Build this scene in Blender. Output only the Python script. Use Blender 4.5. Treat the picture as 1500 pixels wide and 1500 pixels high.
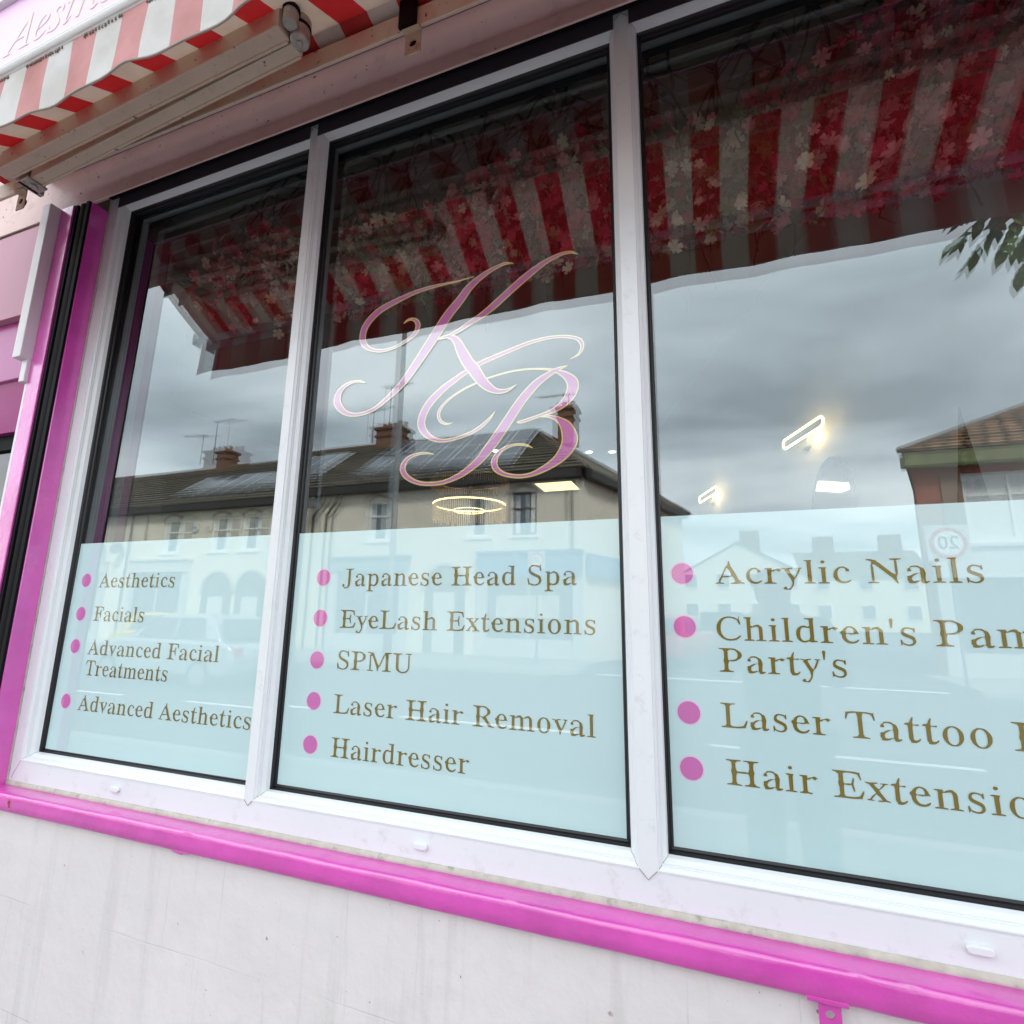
import bpy, bmesh, math, random
from mathutils import Vector, Matrix, Euler
from mathutils.geometry import tessellate_polygon
R = math.radians
random.seed(7)
for o in list(bpy.data.objects): bpy.data.objects.remove(o)
S = bpy.context.scene
COL = S.collection

# ------------------------------------------------------------------ camera
cd = bpy.data.cameras.new('camera'); cam = bpy.data.objects.new('camera', cd); COL.objects.link(cam)
cd.sensor_width = 36; cd.sensor_fit = 'HORIZONTAL'; cd.lens = 762.47 / 1500 * 36
cd.clip_start = .005; cd.clip_end = 2000
r = Vector((.9405015, .3395385, .0130602)); u = Vector((.0515330, -.1805240, .9822197)); f = Vector((-.3358591, .9231060, .1872805))
cam.matrix_world = Matrix(((r.x, u.x, -f.x, 0), (r.y, u.y, -f.y, -1.1), (r.z, u.z, -f.z, 1.4), (0, 0, 0, 1)))
S.camera = cam

# ------------------------------------------------------------------ sky, sun, exposure
S.view_settings.view_transform = 'Standard'; S.view_settings.look = 'None'
S.view_settings.exposure = .74; S.view_settings.gamma = 1
SUN_EL, SUN_AZ = R(50), R(35)
W = bpy.data.worlds.new('World'); S.world = W; W.use_nodes = True
nt = W.node_tree; N = nt.nodes; L = nt.links
for n in list(N): N.remove(n)
def nd(t, **k):
    n = N.new(t)
    for a, b in k.items(): setattr(n, a, b)
    return n
out = nd('ShaderNodeOutputWorld'); bg = nd('ShaderNodeBackground'); bg.inputs[1].default_value = .12
sky = nd('ShaderNodeTexSky', sky_type='NISHITA', sun_disc=False); sky.sun_elevation = SUN_EL; sky.sun_rotation = SUN_AZ
sky.air_density = 1; sky.dust_density = 2.5
tc = nd('ShaderNodeTexCoord'); sep = nd('ShaderNodeSeparateXYZ'); L.new(tc.outputs['Generated'], sep.inputs[0])
zz = nd('ShaderNodeMath', operation='ADD'); L.new(sep.outputs[2], zz.inputs[0]); zz.inputs[1].default_value = .16
zm = nd('ShaderNodeMath', operation='MAXIMUM'); L.new(zz.outputs[0], zm.inputs[0]); zm.inputs[1].default_value = .05
dx = nd('ShaderNodeMath', operation='DIVIDE'); L.new(sep.outputs[0], dx.inputs[0]); L.new(zm.outputs[0], dx.inputs[1])
dy = nd('ShaderNodeMath', operation='DIVIDE'); L.new(sep.outputs[1], dy.inputs[0]); L.new(zm.outputs[0], dy.inputs[1])
cmb = nd('ShaderNodeCombineXYZ'); L.new(dx.outputs[0], cmb.inputs[0]); L.new(dy.outputs[0], cmb.inputs[1])
n1 = nd('ShaderNodeTexNoise'); n1.inputs['Scale'].default_value = 1.15; n1.inputs['Detail'].default_value = 5; n1.inputs['Roughness'].default_value = .48; n1.inputs['Distortion'].default_value = .35
mp = nd('ShaderNodeMapping'); mp.inputs['Location'].default_value = (7.7, 4.4, 0); mp.inputs['Rotation'].default_value = (0, 0, R(12)); mp.inputs['Scale'].default_value = (.8, 1.25, 1)
L.new(cmb.outputs[0], mp.inputs[0]); L.new(mp.outputs[0], n1.inputs['Vector'])
cr = nd('ShaderNodeValToRGB'); L.new(n1.outputs['Fac'], cr.inputs[0])
e = cr.color_ramp.elements
e[0].position = .35; e[0].color = (7.2, 7.8, 8.4, 1); e[1].position = .68; e[1].color = (17.6, 18, 18.4, 1)
k = e.new(.5); k.color = (11.6, 12.4, 13.1, 1)
mx = nd('ShaderNodeMix', data_type='RGBA'); mx.inputs['Factor'].default_value = .9
L.new(sky.outputs[0], mx.inputs['A']); L.new(cr.outputs[0], mx.inputs['B'])
L.new(mx.outputs['Result'], bg.inputs[0]); L.new(bg.outputs[0], out.inputs[0])

sl = bpy.data.lights.new('sun', 'SUN'); sl.energy = 4.4; sl.angle = R(14); sl.color = (1, .96, .9)
so = bpy.data.objects.new('sun', sl); COL.objects.link(so)
sd = Vector((math.sin(SUN_AZ) * math.cos(SUN_EL), math.cos(SUN_AZ) * math.cos(SUN_EL), math.sin(SUN_EL)))
so.rotation_euler = sd.to_track_quat('Z', 'Y').to_euler()

# ------------------------------------------------------------------ materials
MATS = {}
def mat(name, col, rough=.6, var=.0, vscale=6, bump=0, bscale=40, metal=0, spec=.5, emit=None, dirt=None, dirt_amt=0, dscale=3, coat=0, speck=None):
    if name in MATS: return MATS[name]
    m = bpy.data.materials.new(name); m.use_nodes = True; t = m.node_tree; p = t.nodes['Principled BSDF']
    p.inputs['Base Color'].default_value = (*col, 1); p.inputs['Roughness'].default_value = rough; p.inputs['Metallic'].default_value = metal
    p.inputs['Specular IOR Level'].default_value = spec; p.inputs['Coat Weight'].default_value = coat; p.inputs['Coat Roughness'].default_value = .18; p.inputs['Coat IOR'].default_value = 2.0 if coat >= .8 else 1.5
    if var or bump or dirt_amt or speck:
        c = t.nodes.new('ShaderNodeTexCoord'); cur = None
        if var:
            n = t.nodes.new('ShaderNodeTexNoise'); n.inputs['Scale'].default_value = vscale; n.inputs['Detail'].default_value = 5
            t.links.new(c.outputs['Object'], n.inputs['Vector'])
            q = t.nodes.new('ShaderNodeValToRGB'); q.color_ramp.elements[0].position = .3; q.color_ramp.elements[1].position = .7
            q.color_ramp.elements[0].color = (*[max(0, x * (1 - var)) for x in col], 1); q.color_ramp.elements[1].color = (*[min(1, x * (1 + var)) for x in col], 1)
            t.links.new(n.outputs['Fac'], q.inputs[0]); cur = q.outputs[0]
        if dirt_amt:
            n = t.nodes.new('ShaderNodeTexNoise'); n.inputs['Scale'].default_value = dscale; n.inputs['Detail'].default_value = 9; n.inputs['Roughness'].default_value = .72
            t.links.new(c.outputs['Object'], n.inputs['Vector'])
            q = t.nodes.new('ShaderNodeValToRGB'); q.color_ramp.elements[0].position = .56; q.color_ramp.elements[1].position = .74
            q.color_ramp.elements[0].color = (0, 0, 0, 1); q.color_ramp.elements[1].color = (dirt_amt,) * 3 + (1,)
            t.links.new(n.outputs['Fac'], q.inputs[0])
            x = t.nodes.new('ShaderNodeMix'); x.data_type = 'RGBA'; t.links.new(q.outputs[0], x.inputs['Factor'])
            if cur: t.links.new(cur, x.inputs['A'])
            else: x.inputs['A'].default_value = (*col, 1)
            x.inputs['B'].default_value = (*dirt, 1); cur = x.outputs['Result']
        if speck:
            n = t.nodes.new('ShaderNodeTexNoise'); n.inputs['Scale'].default_value = speck; n.inputs['Detail'].default_value = 3
            t.links.new(c.outputs['Object'], n.inputs['Vector'])
            q = t.nodes.new('ShaderNodeValToRGB'); q.color_ramp.elements[0].position = .69; q.color_ramp.elements[0].color = (0, 0, 0, 1); q.color_ramp.elements[1].position = .72; q.color_ramp.elements[1].color = (.9, .9, .9, 1); t.links.new(n.outputs['Fac'], q.inputs[0])
            x = t.nodes.new('ShaderNodeMix'); x.data_type = 'RGBA'; t.links.new(q.outputs[0], x.inputs['Factor'])
            if cur: t.links.new(cur, x.inputs['A'])
            else: x.inputs['A'].default_value = (*col, 1)
            x.inputs['B'].default_value = (.05, .035, .03, 1); cur = x.outputs['Result']
        if cur: t.links.new(cur, p.inputs['Base Color'])
        if bump:
            n = t.nodes.new('ShaderNodeTexNoise'); n.inputs['Scale'].default_value = bscale; n.inputs['Detail'].default_value = 4
            t.links.new(c.outputs['Object'], n.inputs['Vector'])
            b = t.nodes.new('ShaderNodeBump'); b.inputs['Strength'].default_value = bump; b.inputs['Distance'].default_value = .01
            t.links.new(n.outputs['Fac'], b.inputs['Height']); t.links.new(b.outputs[0], p.inputs['Normal'])
    if emit:
        p.inputs['Emission Color'].default_value = (*col, 1); p.inputs['Emission Strength'].default_value = emit
    MATS[name] = m; return m

def facing_fac(t, r0, power=5):
    lw = t.nodes.new('ShaderNodeLayerWeight'); lw.inputs['Blend'].default_value = .5
    pw = t.nodes.new('ShaderNodeMath'); pw.operation = 'POWER'; t.links.new(lw.outputs['Facing'], pw.inputs[0]); pw.inputs[1].default_value = power
    ma = t.nodes.new('ShaderNodeMath'); ma.operation = 'MULTIPLY_ADD'; t.links.new(pw.outputs[0], ma.inputs[0]); ma.inputs[1].default_value = 1 - r0; ma.inputs[2].default_value = r0
    return ma.outputs[0]
def glass_mat(name, r0, tint):
    m = bpy.data.materials.new(name); m.use_nodes = True; t = m.node_tree; t.nodes.remove(t.nodes['Principled BSDF'])
    tr = t.nodes.new('ShaderNodeBsdfTransparent'); tr.inputs[0].default_value = (*tint, 1)
    gl = t.nodes.new('ShaderNodeBsdfGlossy'); gl.inputs['Roughness'].default_value = 0; gl.inputs[0].default_value = (.90, .97, 1, 1)
    x = t.nodes.new('ShaderNodeMixShader'); t.links.new(facing_fac(t, r0), x.inputs[0]); t.links.new(tr.outputs[0], x.inputs[1]); t.links.new(gl.outputs[0], x.inputs[2])
    t.links.new(x.outputs[0], t.nodes['Material Output'].inputs[0]); MATS[name] = m; return m
def vinyl_mat(name, col, r0, trans=0, transl=0):
    """glossy window vinyl: diffuse colour (part see-through) under the same mirror sheen as the glass"""
    m = bpy.data.materials.new(name); m.use_nodes = True; t = m.node_tree; t.nodes.remove(t.nodes['Principled BSDF'])
    df = t.nodes.new('ShaderNodeBsdfDiffuse'); df.inputs[0].default_value = (*col, 1); cur = df
    if transl:
        q = t.nodes.new('ShaderNodeBsdfTranslucent'); q.inputs[0].default_value = (*col, 1)
        x = t.nodes.new('ShaderNodeMixShader'); x.inputs[0].default_value = transl; t.links.new(cur.outputs[0], x.inputs[1]); t.links.new(q.outputs[0], x.inputs[2]); cur = x
    if trans:
        q = t.nodes.new('ShaderNodeBsdfTransparent')
        x = t.nodes.new('ShaderNodeMixShader'); x.inputs[0].default_value = trans; t.links.new(cur.outputs[0], x.inputs[1]); t.links.new(q.outputs[0], x.inputs[2]); cur = x
    gl = t.nodes.new('ShaderNodeBsdfGlossy'); gl.inputs['Roughness'].default_value = 0; gl.inputs[0].default_value = (.96, 1, 1, 1)
    x = t.nodes.new('ShaderNodeMixShader'); t.links.new(facing_fac(t, r0), x.inputs[0]); t.links.new(cur.outputs[0], x.inputs[1]); t.links.new(gl.outputs[0], x.inputs[2])
    t.links.new(x.outputs[0], t.nodes['Material Output'].inputs[0]); MATS[name] = m; return m
def brick_mat(name, c1, c2, mortar, scale=1, bump=.4, rough=.85, w=.225, h=.075, rot=(R(90), 0, 0), ms=.012):
    m = bpy.data.materials.new(name); m.use_nodes = True; t = m.node_tree; p = t.nodes['Principled BSDF']; p.inputs['Roughness'].default_value = rough
    c = t.nodes.new('ShaderNodeTexCoord'); mpn = t.nodes.new('ShaderNodeMapping'); mpn.inputs['Rotation'].default_value = rot
    t.links.new(c.outputs['Object'], mpn.inputs[0])
    b = t.nodes.new('ShaderNodeTexBrick'); t.links.new(mpn.outputs[0], b.inputs['Vector'])
    b.inputs['Color1'].default_value = (*c1, 1); b.inputs['Color2'].default_value = (*c2, 1); b.inputs['Mortar'].default_value = (*mortar, 1)
    b.inputs['Scale'].default_value = scale; b.inputs['Brick Width'].default_value = w; b.inputs['Row Height'].default_value = h; b.inputs['Mortar Size'].default_value = ms
    n = t.nodes.new('ShaderNodeTexNoise'); n.inputs['Scale'].default_value = 1.5; n.inputs['Detail'].default_value = 6; t.links.new(c.outputs['Object'], n.inputs['Vector'])
    x = t.nodes.new('ShaderNodeMix'); x.data_type = 'RGBA'; x.blend_type = 'MULTIPLY'; x.inputs['Factor'].default_value = .5
    t.links.new(b.outputs['Color'], x.inputs['A']); t.links.new(n.outputs['Color'], x.inputs['B']); x.inputs['Factor'].default_value = .25
    t.links.new(x.outputs['Result'], p.inputs['Base Color'])
    bp = t.nodes.new('ShaderNodeBump'); bp.inputs['Strength'].default_value = bump; bp.inputs['Distance'].default_value = .01; bp.invert = True
    t.links.new(b.outputs['Fac'], bp.inputs['Height']); t.links.new(bp.outputs[0], p.inputs['Normal'])
    MATS[name] = m; return m
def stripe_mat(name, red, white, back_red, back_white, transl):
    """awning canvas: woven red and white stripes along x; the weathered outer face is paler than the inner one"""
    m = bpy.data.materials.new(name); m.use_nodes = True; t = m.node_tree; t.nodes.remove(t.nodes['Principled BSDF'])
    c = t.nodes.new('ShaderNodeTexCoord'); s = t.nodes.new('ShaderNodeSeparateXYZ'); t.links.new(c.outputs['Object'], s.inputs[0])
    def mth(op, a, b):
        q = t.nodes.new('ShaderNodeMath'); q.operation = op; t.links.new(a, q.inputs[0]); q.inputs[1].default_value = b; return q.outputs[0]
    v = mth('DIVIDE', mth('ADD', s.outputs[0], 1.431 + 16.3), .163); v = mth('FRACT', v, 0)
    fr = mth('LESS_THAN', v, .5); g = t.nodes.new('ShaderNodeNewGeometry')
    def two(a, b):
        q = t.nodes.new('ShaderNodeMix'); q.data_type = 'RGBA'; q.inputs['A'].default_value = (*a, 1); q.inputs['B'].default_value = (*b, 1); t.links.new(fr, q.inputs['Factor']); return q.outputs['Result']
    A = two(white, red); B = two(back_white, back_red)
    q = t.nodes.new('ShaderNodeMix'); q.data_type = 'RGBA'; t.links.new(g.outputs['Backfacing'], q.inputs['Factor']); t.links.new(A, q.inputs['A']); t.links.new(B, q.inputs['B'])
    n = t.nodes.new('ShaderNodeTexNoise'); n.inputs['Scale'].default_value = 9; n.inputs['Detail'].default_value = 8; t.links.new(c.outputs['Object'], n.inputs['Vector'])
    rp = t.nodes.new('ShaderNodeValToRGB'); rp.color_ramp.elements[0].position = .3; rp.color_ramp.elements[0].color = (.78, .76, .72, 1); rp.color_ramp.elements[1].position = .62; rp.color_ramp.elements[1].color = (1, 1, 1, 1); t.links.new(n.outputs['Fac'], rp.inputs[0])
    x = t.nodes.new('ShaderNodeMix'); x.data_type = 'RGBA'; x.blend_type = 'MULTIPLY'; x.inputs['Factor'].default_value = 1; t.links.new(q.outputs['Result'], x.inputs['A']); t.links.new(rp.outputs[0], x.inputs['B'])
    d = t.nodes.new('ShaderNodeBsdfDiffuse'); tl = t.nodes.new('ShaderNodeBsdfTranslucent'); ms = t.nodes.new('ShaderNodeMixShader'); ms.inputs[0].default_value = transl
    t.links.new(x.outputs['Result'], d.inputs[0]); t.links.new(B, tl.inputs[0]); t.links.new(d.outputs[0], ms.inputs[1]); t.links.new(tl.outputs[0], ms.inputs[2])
    t.links.new(ms.outputs[0], t.nodes['Material Output'].inputs[0]); MATS[name] = m; return m

# ------------------------------------------------------------------ mesh helpers
class MB:
    def __init__(s): s.v = []; s.f = []; s.m = 0; s.mi = []
    def add(s, vs, fs):
        b = len(s.v); s.v += [tuple(v) for v in vs]; s.f += [tuple(b + i for i in q) for q in fs]; s.mi += [s.m] * len(fs); return s
    def box(s, x0, x1, y0, y1, z0, z1, M=None):
        vs = [Vector(p) for p in ((x0, y0, z0), (x1, y0, z0), (x1, y1, z0), (x0, y1, z0), (x0, y0, z1), (x1, y0, z1), (x1, y1, z1), (x0, y1, z1))]
        if M: vs = [M @ v for v in vs]
        return s.add(vs, [(0, 3, 2, 1), (4, 5, 6, 7), (0, 1, 5, 4), (1, 2, 6, 5), (2, 3, 7, 6), (3, 0, 4, 7)])
    def prism(s, poly, a, b, axis='x'):
        """poly: 2-D outline; extruded from a to b along axis (x: poly is (y,z), y: (x,z), z: (x,y))"""
        def P(p, h): return (h, p[0], p[1]) if axis == 'x' else (p[0], h, p[1]) if axis == 'y' else (p[0], p[1], h)
        n = len(poly); vs = [P(p, a) for p in poly] + [P(p, b) for p in poly]
        return s.add(vs, [tuple(range(n))[::-1], tuple(range(n, 2 * n))] + [(i, (i + 1) % n, n + (i + 1) % n, n + i) for i in range(n)])
    def tube(s, pts, rad, n=8, cap=True):
        pts = [Vector(p) for p in pts]; rads = rad if isinstance(rad, (list, tuple)) else [rad] * len(pts); b = []; vs = []; fs = []
        up = None
        for i, p in enumerate(pts):
            d = (pts[min(i + 1, len(pts) - 1)] - pts[max(i - 1, 0)]).normalized()
            if up is None: up = d.orthogonal().normalized()
            up = (up - d * up.dot(d)).normalized(); w = d.cross(up)
            vs += [p + (up * math.cos(6.2832 * j / n) + w * math.sin(6.2832 * j / n)) * rads[i] for j in range(n)]
        for i in range(len(pts) - 1):
            fs += [(i * n + j, i * n + (j + 1) % n, (i + 1) * n + (j + 1) % n, (i + 1) * n + j) for j in range(n)]
        if cap: fs += [tuple(range(n))[::-1], tuple((len(pts) - 1) * n + j for j in range(n))]
        return s.add(vs, fs)
    def ring(s, x0, x1, z0, z1, prof):
        """mitred rectangular ring facing -y; prof: (outward offset, y)"""
        vs = []; fs = []; m = len(prof)
        for (o, y) in prof: vs += [(x0 - o, y, z0 - o), (x1 + o, y, z0 - o), (x1 + o, y, z1 + o), (x0 - o, y, z1 + o)]
        for i in range(m - 1):
            for j in range(4): fs.append((i * 4 + j, (i + 1) * 4 + j, (i + 1) * 4 + (j + 1) % 4, i * 4 + (j + 1) % 4))
        return s.add(vs, fs)
    def disc(s, c, rad, n=32, normal=(0, -1, 0)):
        nn = Vector(normal).normalized(); a = nn.orthogonal().normalized(); b = nn.cross(a); c = Vector(c)
        return s.add([c + (a * math.cos(6.2832 * i / n) + b * math.sin(6.2832 * i / n)) * rad for i in range(n)], [tuple(range(n))])
    def build(s, name, material, parent=None, smooth=False, bevel=0, seg=2, sub=0):
        me = bpy.data.meshes.new(name); me.from_pydata(s.v, [], s.f)
        if any(s.mi): me.polygons.foreach_set('material_index', s.mi)
        bm = bmesh.new(); bm.from_mesh(me)
        if smooth: bmesh.ops.remove_doubles(bm, verts=bm.verts, dist=1e-5)
        bm.to_mesh(me); bm.free(); me.update()
        o = bpy.data.objects.new(name, me); COL.objects.link(o)
        for mm in (material if isinstance(material, (list, tuple)) else [material]): me.materials.append(mm)
        if parent:
            o.parent = parent; o.matrix_parent_inverse = Matrix.Translation(-parent.location)
        if smooth:
            for q in me.polygons: q.use_smooth = True
        if bevel:
            b = o.modifiers.new('bevel', 'BEVEL'); b.width = bevel; b.segments = seg; b.limit_method = 'ANGLE'; b.angle_limit = R(40); b.harden_normals = False
        if sub:
            b = o.modifiers.new('sub', 'SUBSURF'); b.levels = sub; b.render_levels = sub
        return o
def tag(o, label=None, cat=None, group=None, kind=None):
    if label: o['label'] = label
    if cat: o['category'] = cat
    if group: o['group'] = group
    if kind: o['kind'] = kind
    return o
def empty(name, label, cat, group=None, loc=(0, 0, 0)):
    o = bpy.data.objects.new(name, None); COL.objects.link(o); o.location = loc; o.empty_display_size = .1
    return tag(o, label, cat, group)
def smooth_by_angle(o, a=40):
    me = o.data
    for q in me.polygons: q.use_smooth = True
    bm = bmesh.new(); bm.from_mesh(me)
    for ed in bm.edges:
        if len(ed.link_faces) == 2 and ed.calc_face_angle(0) > R(a): ed.smooth = False
    bm.to_mesh(me); bm.free(); return o
def copy_tree(o, parent=None):
    c = o.copy(); COL.objects.link(c)
    if parent: c.parent = parent
    for ch in list(o.children): copy_tree(ch, c)
    return c
def catmull(P, n=6):
    out = []; P = [P[0]] + list(P) + [P[-1]]
    for i in range(1, len(P) - 2):
        for j in range(n):
            t = j / n; out.append(tuple(.5 * (2 * P[i][k] + (P[i + 1][k] - P[i - 1][k]) * t + (2 * P[i - 1][k] - 5 * P[i][k] + 4 * P[i + 1][k] - P[i + 2][k]) * t * t + (3 * P[i][k] - P[i - 1][k] - 3 * P[i + 1][k] + P[i + 2][k]) * t ** 3) for k in range(len(P[0]))))
    out.append(tuple(P[-1])); return out
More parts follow.
